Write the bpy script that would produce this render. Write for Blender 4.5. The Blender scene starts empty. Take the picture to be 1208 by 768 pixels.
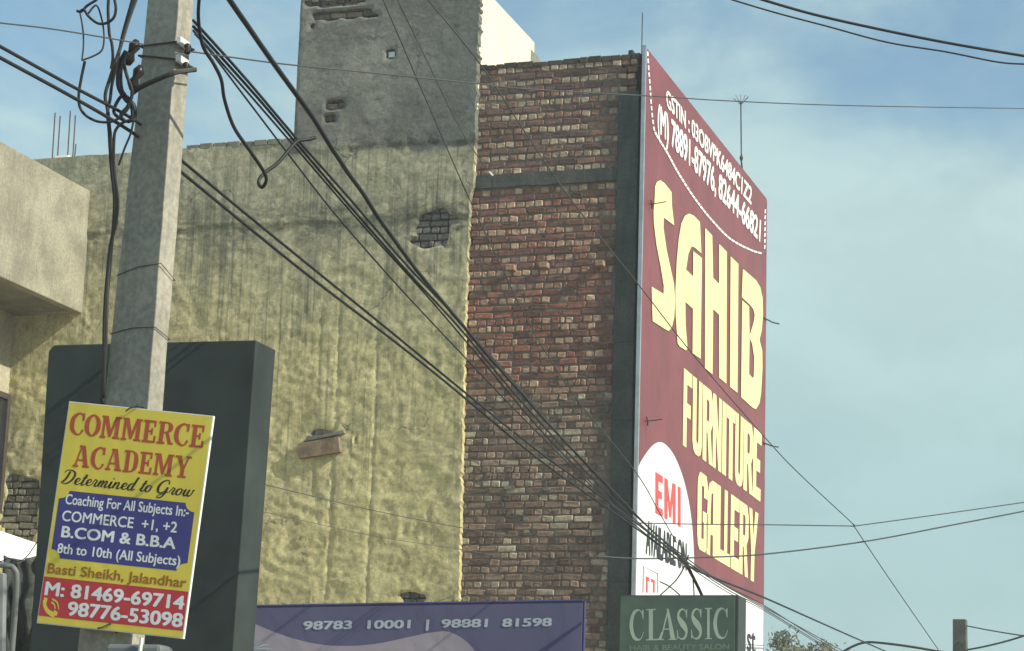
import bpy, bmesh, math, random
from mathutils import Vector, Matrix, noise
from mathutils.geometry import tessellate_polygon

random.seed(7)
rnd = random.Random(11)
scene = bpy.context.scene
COL = scene.collection

# ------------------------------------------------------------------ camera
F_PX, CXP, CYP = 2730.0, 604.0, 384.0
PITCH, ROLL, YAW = (math.radians(a) for a in (12.286, 1.833, 18.486))
EYE = Vector((0, 0, 1.5))
HEAD = Vector((-math.sin(YAW) * math.cos(PITCH), math.cos(YAW) * math.cos(PITCH), math.sin(PITCH)))
_rt = Vector((math.cos(YAW), math.sin(YAW), 0))
_up = _rt.cross(HEAD)
RT = _rt * math.cos(ROLL) + _up * math.sin(ROLL)
UP = _up * math.cos(ROLL) - _rt * math.sin(ROLL)
cd = bpy.data.cameras.new('camera')
cam = bpy.data.objects.new('camera', cd)
COL.objects.link(cam)
cam.matrix_world = Matrix(((RT.x, UP.x, -HEAD.x, EYE.x), (RT.y, UP.y, -HEAD.y, EYE.y), (RT.z, UP.z, -HEAD.z, EYE.z), (0, 0, 0, 1)))
cd.sensor_width = 36.0
cd.lens = 36.0 * F_PX / 1208.0
cd.clip_start, cd.clip_end = 0.05, 3000
scene.camera = cam

# ------------------------------------------------------------------ light
SUN_EL, SUN_AZ = math.radians(35), math.radians(10)     # azimuth: from +X towards the viewer
S = Vector((math.cos(SUN_EL) * math.cos(SUN_AZ), -math.cos(SUN_EL) * math.sin(SUN_AZ), math.sin(SUN_EL)))
sd = bpy.data.lights.new('sun', 'SUN')
sd.energy, sd.angle, sd.color = 4.0, math.radians(0.6), (1.0, 0.93, 0.78)
sun = bpy.data.objects.new('sun', sd)
COL.objects.link(sun)
sun.rotation_euler = S.to_track_quat('Z', 'Y').to_euler()
sun.location = (20, -4, 20)
world = bpy.data.worlds.new('World')
scene.world = world
world.use_nodes = True
nt = world.node_tree
nt.nodes.clear()


def N(t, kind, **kw):
    n = t.nodes.new(kind)
    for k, v in kw.items():
        if k.startswith('i_'):
            key = k[2:]
            n.inputs[int(key) if key.isdigit() else key.replace('_', ' ')].default_value = v
        else:
            setattr(n, k, v)
    return n


def mth(t, op, a, b=None, clamp=False):
    n = t.nodes.new('ShaderNodeMath')
    n.operation = op
    n.use_clamp = clamp
    for i, v in enumerate((a, b)):
        if v is None:
            continue
        if isinstance(v, (int, float)):
            n.inputs[i].default_value = v
        else:
            t.links.new(v, n.inputs[i])
    return n.outputs[0]


def mixc(t, fac, a, b, blend='MIX'):
    n = t.nodes.new('ShaderNodeMix')
    n.data_type = 'RGBA'
    n.blend_type = blend
    for sock, v in ((n.inputs[0], fac), (n.inputs[6], a), (n.inputs[7], b)):
        if isinstance(v, (int, float)):
            sock.default_value = v
        elif isinstance(v, tuple):
            sock.default_value = (*v, 1) if len(v) == 3 else v
        else:
            t.links.new(v, sock)
    return n.outputs[2]


def mrange(t, v, a, b, c=0.0, d=1.0, smooth=True):
    n = t.nodes.new('ShaderNodeMapRange')
    n.interpolation_type = 'SMOOTHSTEP' if smooth else 'LINEAR'
    t.links.new(v, n.inputs[0])
    for i, q in enumerate((a, b, c, d)):
        n.inputs[i + 1].default_value = q
    return n.outputs[0]


def mapping(t, vec, scale, loc=(0, 0, 0), rot=(0, 0, 0)):
    n = t.nodes.new('ShaderNodeMapping')
    t.links.new(vec, n.inputs[0])
    n.inputs['Scale'].default_value = scale
    n.inputs['Location'].default_value = loc
    n.inputs['Rotation'].default_value = rot
    return n.outputs[0]


def ntex(t, vec, scale, detail=4, rough=.55, dist=0.0):
    n = t.nodes.new('ShaderNodeTexNoise')
    t.links.new(vec, n.inputs['Vector'])
    n.inputs['Scale'].default_value = scale
    n.inputs['Detail'].default_value = detail
    n.inputs['Roughness'].default_value = rough
    n.inputs['Distortion'].default_value = dist
    return n.outputs[0]


sky = nt.nodes.new('ShaderNodeTexSky')
sky.sky_type = 'NISHITA'
sky.sun_disc = False
sky.sun_elevation = SUN_EL
sky.sun_rotation = math.atan2(S.x, S.y)
sky.altitude = 200
sky.air_density = 1.3
sky.dust_density = 1.5
sky.ozone_density = 2.0
tc = nt.nodes.new('ShaderNodeTexCoord')
gen = tc.outputs['Generated']
sep = nt.nodes.new('ShaderNodeSeparateXYZ')
nt.links.new(gen, sep.inputs[0])
zup = sep.outputs[2]
# thin streaky cloud sheet, denser towards the horizon
cl1 = ntex(nt, mapping(nt, gen, (3.0, 3.0, 8), (1.3, .4, .2), (0.0, -0.10, 0)), 1.6, 7, .55, .5)
cl2 = ntex(nt, mapping(nt, gen, (9, 9, 15), (0.2, 3.4, 1.2)), 1.5, 5, .6, .3)
cl = mth(nt, 'ADD', mth(nt, 'ADD', mth(nt, 'MULTIPLY', cl1, .66), mth(nt, 'MULTIPLY', cl2, .24)), .05)
low = mth(nt, 'ADD', mrange(nt, zup, .36, .235, -.06, .24), mrange(nt, sep.outputs[0], -.52, -.2, -.09, .04))
cfac = mrange(nt, mth(nt, 'ADD', cl, low), .44, .74, 0.06, .9)
pale = mixc(nt, mrange(nt, zup, .10, .26), (3.4, 4.25, 4.4), (4.4, 4.95, 4.95))
pale = mixc(nt, 1.0, pale, mrange(nt, cl2, .36, .64, .965, 1.05), 'MULTIPLY')
skyc = mixc(nt, cfac, sky.outputs[0], pale)
skyc = mixc(nt, 1.0, skyc, (.845, 1.0, .985), 'MULTIPLY')
bg = nt.nodes.new('ShaderNodeBackground')
nt.links.new(skyc, bg.inputs[0])
bg.inputs[1].default_value = 0.115
wo = nt.nodes.new('ShaderNodeOutputWorld')
nt.links.new(bg.outputs[0], wo.inputs[0])
vs = scene.view_settings
vs.view_transform, vs.look, vs.gamma, vs.exposure, vs.use_curve_mapping = 'Standard', 'None', 1.0, 0.38, False
scene.cycles.max_bounces = 6
HAZE = .0022


# ------------------------------------------------------------------ pixel -> world, on real planes
def ray(x, y):
    return HEAD + RT * ((x - CXP) / F_PX) - UP * ((y - CYP) / F_PX)


def P(x, y, ax, v):
    d = ray(x, y)
    return EYE + d * ((v - EYE[ax]) / d[ax])


def D(x, y, d):
    return EYE + ray(x, y) * d


YW = 24.578      # plane of the big side walls
XB = -6.676      # street front of the brick building


# ------------------------------------------------------------------ mesh helpers
class MB:
    def __init__(s):
        s.v, s.f, s.c = [], [], []

    def add(s, vs_, fs, col=None):
        b = len(s.v)
        s.v += [Vector(q) for q in vs_]
        for f in fs:
            s.f.append(tuple(b + i for i in f))
            s.c.append(col)
        return s

    def hexa(s, q, col=None):      # q: 4 bottom then 4 top, counter-clockwise
        return s.add(q, [(3, 2, 1, 0), (4, 5, 6, 7), (0, 1, 5, 4), (1, 2, 6, 5), (2, 3, 7, 6), (3, 0, 4, 7)], col)

    def box(s, x0, x1, y0, y1, z0, z1, col=None):
        return s.hexa([(x0, y0, z0), (x1, y0, z0), (x1, y1, z0), (x0, y1, z0), (x0, y0, z1), (x1, y0, z1), (x1, y1, z1), (x0, y1, z1)], col)

    def prism(s, pts, off):
        n = len(pts)
        off = Vector(off)
        a = [Vector(p) for p in pts]
        tri = tessellate_polygon([a])
        s.add(a + [p + off for p in a], [tuple(t) for t in tri] + [tuple(i + n for i in reversed(t)) for t in tri] +
              [(i, (i + 1) % n, (i + 1) % n + n, i + n) for i in range(n)])
        return s

    def tube(s, pts, r, n=6, cap=True):
        pts = [Vector(p) for p in pts]
        m = len(pts)
        rs = r if isinstance(r, (list, tuple)) else [r] * m
        t0 = (pts[1] - pts[0]).normalized()
        u = t0.orthogonal().normalized()
        V, Fc = [], []
        for i, p in enumerate(pts):
            t = (pts[min(i + 1, m - 1)] - pts[max(i - 1, 0)])
            t = t.normalized() if t.length > 1e-9 else t0
            u = (u - t * u.dot(t)).normalized()
            w = t.cross(u)
            for k in range(n):
                a = 2 * math.pi * k / n
                V.append(p + (u * math.cos(a) + w * math.sin(a)) * rs[i])
        for i in range(m - 1):
            for k in range(n):
                k2 = (k + 1) % n
                Fc.append((i * n + k, i * n + k2, (i + 1) * n + k2, (i + 1) * n + k))
        if cap:
            Fc += [tuple(reversed(range(n))), tuple((m - 1) * n + k for k in range(n))]
        return s.add(V, Fc)

    def build(s, name, mat, parent=None, smooth=False, bevel=0):
        base = parent_loc(parent)
        me = bpy.data.meshes.new(name)
        me.from_pydata([tuple(q - base) for q in s.v], [], s.f)
        me.materials.append(mat)
        if any(c is not None for c in s.c):
            at = me.color_attributes.new('col', 'FLOAT_COLOR', 'CORNER')
            for p in me.polygons:
                c = s.c[p.index] or (.3, .3, .3)
                for li in p.loop_indices:
                    at.data[li].color = (*c, 1)
        bm = bmesh.new()
        bm.from_mesh(me)
        bmesh.ops.recalc_face_normals(bm, faces=bm.faces)
        bm.to_mesh(me)
        bm.free()
        if smooth:
            me.polygons.foreach_set('use_smooth', [True] * len(me.polygons))
        o = bpy.data.objects.new(name, me)
        COL.objects.link(o)
        if parent is not None:
            o.parent = parent
        if bevel:
            b = o.modifiers.new('bevel', 'BEVEL')
            b.width, b.segments, b.limit_method = bevel, 2, 'ANGLE'
        return o


def parent_loc(o):
    v = Vector((0, 0, 0))
    while o is not None:
        v = v + o.location
        o = o.parent
    return v


def tag(o, label=None, cat=None, group=None, kind=None):
    for k, v in (('label', label), ('category', cat), ('group', group), ('kind', kind)):
        if v:
            o[k] = v
    return o


def thing(name, loc, label, cat, group=None):
    o = bpy.data.objects.new(name, None)
    o.empty_display_size = .3
    COL.objects.link(o)
    o.location = loc
    return tag(o, label, cat, group)


def crom(pts, sub=8):
    if len(pts) < 3:
        return [pts[0].lerp(pts[-1], i / 12) for i in range(13)] if len(pts[0]) == 3 else list(pts)
    out = []
    for i in range(len(pts) - 1):
        p0, p1, p2, p3 = pts[max(i - 1, 0)], pts[i], pts[i + 1], pts[min(i + 2, len(pts) - 1)]
        for k in range(sub):
            t = k / sub
            out.append(.5 * ((2 * p1) + (p2 - p0) * t + (2 * p0 - 5 * p1 + 4 * p2 - p3) * t * t + (3 * p1 - p0 - 3 * p2 + p3) * t ** 3))
    out.append(pts[-1])
    return out


# ------------------------------------------------------------------ materials
def newmat(name):
    m = bpy.data.materials.new(name)
    m.use_nodes = True
    t = m.node_tree
    b = t.nodes['Principled BSDF']
    g = t.nodes.new('ShaderNodeNewGeometry')
    return m, t, b, g.outputs['Position']


def setc(t, b, c):
    if isinstance(c, tuple):
        b.inputs['Base Color'].default_value = (*c, 1)
    else:
        t.links.new(c, b.inputs['Base Color'])


def bump(t, b, h, strength, dist):
    n = t.nodes.new('ShaderNodeBump')
    n.inputs['Strength'].default_value = strength
    n.inputs['Distance'].default_value = dist
    t.links.new(h, n.inputs['Height'])
    t.links.new(n.outputs[0], b.inputs['Normal'])


def simple(name, c, rough=.6, var=.12, scale=6, metal=0, bmp=0, spec=.3):
    m, t, b, pos = newmat(name)
    nz = ntex(t, pos, scale, 6, .6)
    k = mrange(t, nz, .3, .7, 1 - var, 1 + var)
    setc(t, b, mixc(t, 1.0, c, k, 'MULTIPLY') if var else c)
    b.inputs['Roughness'].default_value = rough
    b.inputs['Metallic'].default_value = metal
    b.inputs['Specular IOR Level'].default_value = spec
    if bmp:
        bump(t, b, ntex(t, pos, scale * 8, 4), .5, bmp)
    return m


def concrete(name, c1, c2, scale=3.0, bmp=.004, streak=.35, rough=.9):
    m, t, b, pos = newmat(name)
    n1 = ntex(t, pos, scale, 8, .62)
    n2 = ntex(t, pos, scale * 14, 5, .6)
    n3 = ntex(t, mapping(t, pos, (9, 9, .7)), 1.6, 5, .6)
    c = mixc(t, mrange(t, n1, .32, .68), c1, c2)
    c = mixc(t, 1.0, c, mrange(t, n2, .3, .7, .82, 1.15), 'MULTIPLY')
    c = mixc(t, mrange(t, n3, .5, .72, 0, streak), c, tuple(x * .45 for x in c1))
    setc(t, b, c)
    b.inputs['Roughness'].default_value = rough
    b.inputs['Specular IOR Level'].default_value = .15
    bump(t, b, mth(t, 'ADD', n2, n1), .7, bmp)
    return m


def plaster_mat():
    m, t, b, pos = newmat('lime_washed_plaster')
    sp = t.nodes.new('ShaderNodeSeparateXYZ')
    t.links.new(pos, sp.inputs[0])
    X, Z = sp.outputs[0], sp.outputs[2]
    warp = ntex(t, pos, 1.7, 5, .6)
    zz = mth(t, 'ADD', Z, mth(t, 'MULTIPLY', mth(t, 'SUBTRACT', warp, .5), .75))
    n1 = ntex(t, pos, 1.1, 6, .62)
    n2 = ntex(t, pos, 7.0, 7, .65, .8)
    n3 = ntex(t, pos, 30, 4, .6)
    st1 = ntex(t, mapping(t, pos, (11, 1, .22)), 1.0, 5, .7)
    st2 = ntex(t, mapping(t, pos, (27, 1, .45), (3, 0, 1)), 1.0, 4, .65)
    yel = mixc(t, mrange(t, n2, .35, .68), (.49, .44, .22), (.70, .63, .34))
    yel = mixc(t, mrange(t, n1, .45, .75, 0, .75), yel, (.43, .40, .245))
    # greyer wash higher up and on the left, under the parapet
    up = mrange(t, zz, 6.2, 9.0, 0, .8)
    gw = mixc(t, mrange(t, n2, .35, .7), (.29, .275, .20), (.50, .47, .335))
    c = mixc(t, up, yel, gw)
    # rain streaks running down from the ledge
    wide = ntex(t, pos, .9, 4, .6)
    hs = mth(t, 'MULTIPLY', mth(t, 'MULTIPLY', mrange(t, zz, 6.0, 7.8, .0, 1), mrange(t, wide, .4, .6, .25, 1)), mrange(t, st1, .49, .60, 0, .62))
    c = mixc(t, hs, c, (.15, .155, .115))
    hs2 = mth(t, 'MULTIPLY', mrange(t, zz, 3.6, 7.2, .04, .8), mth(t, 'MULTIPLY', mrange(t, wide, .38, .58, .2, 1), mrange(t, st2, .53, .63, 0, .72)))
    c = mixc(t, hs2, c, (.12, .125, .095))
    # soot along the cracked ledge
    dz = mth(t, 'ABSOLUTE', mth(t, 'SUBTRACT', Z, 8.46))
    soot = mth(t, 'MULTIPLY', mrange(t, dz, .5, .03), mrange(t, ntex(t, mapping(t, pos, (1.5, 1, 3.2)), 2.4, 8, .78), .43, .60, 0, .7))
    c = mixc(t, soot, c, (.10, .105, .09))
    # bare grey cement on the tower
    gc = mixc(t, mrange(t, n1, .36, .66), (.165, .165, .14), (.29, .285, .245))
    gc = mixc(t, mrange(t, n2, .5, .74, 0, .6), gc, (.30, .305, .27))
    gc = mixc(t, mth(t, 'MULTIPLY', mrange(t, X, -10.2, -8.8, .0, .55), mrange(t, n1, .3, .6)), gc, (.105, .122, .112))
    n4 = ntex(t, mapping(t, pos, (2.2, 1, 3.4)), 2.4, 8, .75)
    gc = mixc(t, mrange(t, n4, .50, .68, 0, .7), gc, (.085, .095, .086))
    dz2 = mth(t, 'ABSOLUTE', mth(t, 'SUBTRACT', Z, 9.40))
    soot2 = mth(t, 'MULTIPLY', mth(t, 'MULTIPLY', mrange(t, dz2, .16, .02), mrange(t, X, -10.6, -9.9)), mrange(t, n4, .42, .58, 0, .75))
    tf = mth(t, 'MULTIPLY', mrange(t, zz, 9.28, 9.42), mrange(t, X, -11.35, -11.0))
    c = mixc(t, tf, c, gc)
    c = mixc(t, soot2, c, (.06, .066, .058))
    c = mixc(t, 1.0, c, mrange(t, n3, .3, .7, .84, 1.14), 'MULTIPLY')
    vo = t.nodes.new('ShaderNodeTexVoronoi')
    vo.feature = 'DISTANCE_TO_EDGE'
    vo.inputs['Scale'].default_value = .75
    wv = t.nodes.new('ShaderNodeVectorMath')
    wv.operation = 'ADD'
    nv_ = t.nodes.new('ShaderNodeTexNoise')
    nv_.inputs['Scale'].default_value = 3.5
    nv_.inputs['Detail'].default_value = 7
    sv = t.nodes.new('ShaderNodeVectorMath')
    sv.operation = 'SCALE'
    sv.inputs['Scale'].default_value = .55
    t.links.new(pos, nv_.inputs['Vector'])
    t.links.new(nv_.outputs[1], sv.inputs[0])
    t.links.new(pos, wv.inputs[0])
    t.links.new(sv.outputs[0], wv.inputs[1])
    t.links.new(wv.outputs[0], vo.inputs['Vector'])
    crack = mth(t, 'MULTIPLY', mrange(t, vo.outputs['Distance'], .009, .002), mrange(t, n1, .48, .60, 0, .75))
    c = mixc(t, crack, c, (.08, .08, .062))
    setc(t, b, c)
    b.inputs['Roughness'].default_value = .92
    b.inputs['Specular IOR Level'].default_value = .1
    h = mth(t, 'ADD', mth(t, 'MULTIPLY', n2, 1.0), mth(t, 'MULTIPLY', n3, .3))
    bump(t, b, h, .4, .022)
    return m


def brick_mat():
    m, t, b, pos = newmat('fired_brick')
    a = t.nodes.new('ShaderNodeAttribute')
    a.attribute_name = 'col'
    n1 = ntex(t, pos, 22, 6, .65)
    n2 = ntex(t, pos, 90, 3, .6)
    c = mixc(t, 1.0, a.outputs[0], mrange(t, n1, .3, .7, .7, 1.25), 'MULTIPLY')
    n3 = ntex(t, pos, 5, 6, .7)
    c = mixc(t, mrange(t, n3, .5, .75, 0, .5), c, (.13, .115, .09))
    setc(t, b, c)
    b.inputs['Roughness'].default_value = .93
    b.inputs['Specular IOR Level'].default_value = .1
    bump(t, b, mth(t, 'ADD', n1, mth(t, 'MULTIPLY', n2, .5)), .8, .008)
    return m


def flex(name, c, rough=.5, var=.05):
    m, t, b, pos = newmat(name)
    nz = ntex(t, pos, 1.2, 5, .55)
    n2 = ntex(t, mapping(t, pos, (14, 14, 1.2)), 1.0, 5, .65)
    c2 = mixc(t, 1.0, c, mrange(t, nz, .3, .7, 1 - var, 1 + var), 'MULTIPLY')
    c2 = mixc(t, mrange(t, n2, .55, .8, 0, .18), c2, tuple(.55 * q + .06 for q in c))
    setc(t, b, c2)
    b.inputs['Roughness'].default_value = rough
    b.inputs['Specular IOR Level'].default_value = .25
    bump(t, b, mth(t, 'ADD', ntex(t, pos, 1.3, 3, .5, 1.2), mth(t, 'MULTIPLY', ntex(t, mapping(t, pos, (3, 3, .8)), 1.4, 3), .5)), .4, .03)
    return m


M = dict(
    plaster=plaster_mat(), brick=brick_mat(),
    mortar=concrete('dusty_mortar', (.12, .10, .085), (.22, .185, .15), 6),
    column=concrete('dark_concrete', (.055, .068, .062), (.095, .108, .098), 2.2, .006, .4),  # dark grey concrete for the corner column
    lintel=concrete('lintel_concrete', (.055, .062, .06), (.115, .118, .108), 3, .006, .3),
    cement=concrete('grey_cement', (.17, .17, .14), (.28, .27, .21), 2.0),
    balcony=concrete('pale_weathered_concrete', (.245, .232, .178), (.38, .36, .27), 2.2, .004, .28),
    pole=concrete('cast_pole_concrete', (.30, .285, .235), (.41, .385, .31), 3.0, .002, .35),
    cream=concrete('cream_paint', (.74, .70, .52), (.82, .79, .60), 2, .002, .1),
    black=simple('black_sign_paint', (.043, .052, .049), .6, .25, 2.5, 0, 0, .15),
    maroon=flex('maroon_flex', (.215, .058, .063), .42, .12),
    white=flex('white_flex', (.84, .85, .83)), letyellow=flex('pale_yellow_print', (.82, .78, .38)),
    letwhite=flex('white_print', (.86, .86, .84)), letred=flex('red_print', (.68, .09, .09)), letblack=flex('black_print', (.035, .04, .042)),
    brown=flex('brown_print', (.16, .075, .03)), greyprint=flex('grey_print', (.10, .115, .115)),
    steel=simple('galvanised_steel', (.45, .47, .48), .4, .15, 5, .6), darksteel=simple('dark_steel', (.06, .06, .055), .6, .3, 8, .3),
    rust=simple('rusty_steel', (.10, .06, .045), .85, .4, 20),
    sgyellow=flex('yellow_flex', (.80, .64, .09), .5, .09), sgorange=flex('rust_red_print', (.50, .10, .045)), sgred=flex('red_flex_band', (.56, .055, .065)),
    sgblue=flex('indigo_flex', (.065, .062, .24)), sgdark=flex('dark_script_print', (.05, .045, .03)), sgbrown=flex('orange_brown_print', (.42, .15, .02)),
    bnblue=flex('slate_blue_flex', (.128, .118, .215)), bnlilac=flex('lilac_flex', (.40, .345, .40)), bnlet=flex('pale_blue_print', (.52, .56, .62)), bndark=flex('navy_print', (.05, .055, .14)),
    clgreen=simple('green_sign_panel', (.098, .15, .115), .5, .16, 3, 0, 0, .2), cllet=simple('sage_letter_paint', (.44, .52, .42), .5, .1, 5), cldim=simple('dim_sage_paint', (.22, .29, .20), .5, .1, 8), clside=simple('green_grey_metal', (.048, .058, .052), .5, .12, 4),
    cable=simple('black_cable', (.022, .024, .024), .55, .25, 4), cablegrey=simple('weathered_grey_cable', (.06, .058, .052), .8, .35, 6), wirepale=simple('thin_dull_wire', (.075, .08, .078), .6, .1, 4),
    porcelain=simple('brown_porcelain', (.022, .018, .016), .35, .3, 10), plate=simple('bright_zinc', (.78, .78, .74), .35, .05, 9, .1),
    wood=simple('raw_timber', (.25, .18, .12), .8, .35, 9, 0, .004), asphalt=simple('asphalt', (.05, .05, .05), .9, .3, 8, 0, .004), earth=concrete('dusty_ground', (.17, .14, .10), (.26, .22, .16), .6),
    paving=concrete('pavement_slab', (.22, .21, .18), (.30, .28, .24), 1.5), paint=simple('road_paint', (.7, .7, .66), .7, .15, 6),
    awning=simple('white_awning_sheet', (.82, .80, .70), .5, .06, 4), tarp=simple('dirty_tarpaulin', (.075, .085, .07), .8, .4, 9, 0, .01), greymetal=simple('dull_grey_paint', (.16, .175, .17), .5, .2, 6),
    glass=simple('dark_window_glass', (.02, .024, .026), .1, .1, 4, 0, 0, .6), frame=simple('window_frame_paint', (.07, .055, .045), .6, .15, 8),
    farpole=concrete('sooty_pole_concrete', (.07, .075, .062), (.13, .13, .105), 4),
    bark=simple('bark', (.10, .075, .05), .9, .3, 12), wallpaint=concrete('beige_wall_paint', (.40, .36, .26), (.50, .46, .34), 2),
)


def leaf_mat():
    m, t, b, pos = newmat('leaves')
    nz = ntex(t, pos, 1.6, 3)
    setc(t, b, mixc(t, mrange(t, nz, .35, .65), (.055, .075, .030), (.16, .15, .07)))
    b.inputs['Roughness'].default_value = .6
    return m


M['leaf'] = leaf_mat()

# ------------------------------------------------------------------ lettering
_fcache = {}


def font_tris(body, bold=.02, shear=0.0):
    key = (body, bold, shear)
    if key in _fcache:
        return _fcache[key]
    cu = bpy.data.curves.new('t', 'FONT')
    cu.body, cu.offset, cu.shear = body, bold, shear
    cu.resolution_u = 4
    ob = bpy.data.objects.new('t', cu)
    COL.objects.link(ob)
    bpy.context.view_layer.update()
    me = bpy.data.meshes.new_from_object(ob.evaluated_get(bpy.context.evaluated_depsgraph_get()))
    vs_ = [(q.co.x, q.co.y) for q in me.vertices]
    fs = [tuple(p.vertices) for p in me.polygons]
    bpy.data.objects.remove(ob)
    bpy.data.curves.remove(cu)
    bpy.data.meshes.remove(me)
    _fcache[key] = (vs_, fs)
    return vs_, fs


def cap_h():
    v, _ = font_tris('H', 0.0)
    return max(q[1] for q in v)


CAPH = cap_h()


def put_text(mb, body, fmap, u0, u1, vbase, vcap, bold=.02, shear=0.0, nrm=(0, -1, 0), step=.00012):
    """fmap(u, v) -> 3D; text spans u0..u1, baseline at vbase, capitals reach vcap.
    Bold = copies of the glyphs shifted slightly and stacked a fraction of a millimetre apart."""
    vs_, fs = font_tris(body, 0.0, shear)
    x0, x1 = min(q[0] for q in vs_), max(q[0] for q in vs_)
    nv = Vector(nrm)
    for k, (sx, sy) in enumerate(((0, 0), (-1, .4), (1, -.4), (-.6, -.7), (.6, .7))):
        mb.add([fmap(u0 + (q[0] + sx * bold - x0) / (x1 - x0) * (u1 - u0), vbase + (q[1] + sy * bold) / CAPH * (vcap - vbase)) + nv * (step * k) for q in vs_], fs)


def ribbon2(pts, w, sub=6, closed=False):
    """2D stroke -> (verts, quads); w = width or list of widths per control point."""
    P2 = [Vector((p[0], p[1], 0)) for p in pts]
    W = list(w) if isinstance(w, (list, tuple)) else [w] * len(pts)
    if closed:
        P2 = P2 + [P2[0]]
        W = W + [W[0]]
    Q = [Vector((p.x, p.y, ww)) for p, ww in zip(P2, W)]
    if closed:
        ext = [Q[-2]] + Q + [Q[1]]
        c = []
        for i in range(1, len(ext) - 2):
            p0, p1, p2, p3 = ext[i - 1:i + 3]
            for k in range(sub):
                t = k / sub
                c.append(.5 * ((2 * p1) + (p2 - p0) * t + (2 * p0 - 5 * p1 + 4 * p2 - p3) * t * t + (3 * p1 - p0 - 3 * p2 + p3) * t ** 3))
        c.append(Q[-1].copy())
    else:
        c = crom(Q, sub) if sub > 1 and len(Q) > 2 else Q
    V = []
    n = len(c)
    for i, p in enumerate(c):
        a, b = c[max(i - 1, 0)], c[min(i + 1, n - 1)]
        if closed and i in (0, n - 1):
            a, b = c[n - 2], c[1]
        d = Vector((b.x - a.x, b.y - a.y))
        d = d.normalized() if d.length > 1e-9 else Vector((1, 0))
        nx, ny = -d.y * p.z / 2, d.x * p.z / 2
        V += [(p.x + nx, p.y + ny), (p.x - nx, p.y - ny)]
    return V, [(2 * i, 2 * i + 1, 2 * i + 3, 2 * i + 2) for i in range(n - 1)]


def rect(x0, x1, y0, y1):
    return [(x0, y0), (x1, y0), (x1, y1), (x0, y1)], [(0, 1, 2, 3)]


def polyg(pts, holes=()):
    loops = [[Vector((x, y, 0)) for x, y in l] for l in (pts, *holes)]
    flat = [(q.x, q.y) for l in loops for q in l]
    return flat, [tuple(f) for f in tessellate_polygon(loops)]


# slab-serif capitals, height 1; (width, strokes)
def slab(ch):
    s, w, k, h = .20, .68, .085, .10
    G = []
    if ch in 'CO':
        if ch == 'O':
            return .66, [ribbon2([(.33, .96), (.09, .72), (.09, .28), (.33, .04), (.57, .28), (.57, .72)], [k, s, s, k, s, s], closed=True)]
        return .66, [ribbon2([(.60, .78), (.50, .93), (.33, .96), (.10, .72), (.10, .28), (.33, .04), (.50, .07), (.61, .26)], [k, k, k + .02, s, s, k + .02, k, k + .03]), rect(.52, .63, .66, 1)]
    if ch == 'M':
        return .92, [rect(.07, .19, .02, .98), rect(.67, .85, .02, .98), rect(0, .27, 0, h), rect(.58, .92, 0, h), rect(0, .2, 1 - h, 1), rect(.72, .92, 1 - h, 1),
                     polyg([(.09, 1), (.29, 1), (.47, .40), (.64, 1), (.76, 1), (.50, .06), (.40, .06)])]
    if ch == 'E':
        return .64, [rect(.08, .27, .02, .98), rect(0, .6, 0, h), rect(0, .58, 1 - h, 1), rect(.52, .62, .02, .32), rect(.49, .58, .70, .98), rect(.2, .44, .46, .55), rect(.37, .46, .36, .65)]
    if ch == 'R':
        return .72, [rect(.08, .27, .02, .98), rect(0, .36, 0, h), rect(0, .3, 1 - h, 1), ribbon2([(.2, .955), (.40, .95), (.54, .84), (.54, .66), (.40, .53), (.2, .52)], [k, k, s, s, k, k]),
                     polyg([(.32, .54), (.50, .50), (.66, .1), (.74, .1), (.74, 0), (.52, 0)])]
    if ch == 'A':
        return .80, [polyg([(.07, .06), (.17, .06), (.34, .86), (.36, 1), (.30, 1)]), polyg([(.30, 1), (.50, 1), (.74, .06), (.53, .06)]), rect(0, .27, 0, h), rect(.45, .80, 0, h), rect(.2, .56, .28, .37), rect(.22, .42, 1 - h, 1)]
    if ch == 'D':
        return .70, [rect(.08, .27, .02, .98), rect(0, .3, 0, h), rect(0, .3, 1 - h, 1), ribbon2([(.2, .955), (.40, .94), (.57, .74), (.57, .26), (.40, .06), (.2, .045)], [k, k, s, s, k, k])]
    if ch == 'Y':
        return .78, [rect(.30, .49, .02, .5), rect(.2, .6, 0, h), polyg([(.05, 1), (.26, 1), (.50, .42), (.31, .42)]), polyg([(.60, 1), (.70, 1), (.50, .42), (.40, .42)]), rect(0, .32, 1 - h, 1), rect(.52, .78, 1 - h, 1)]


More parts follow.
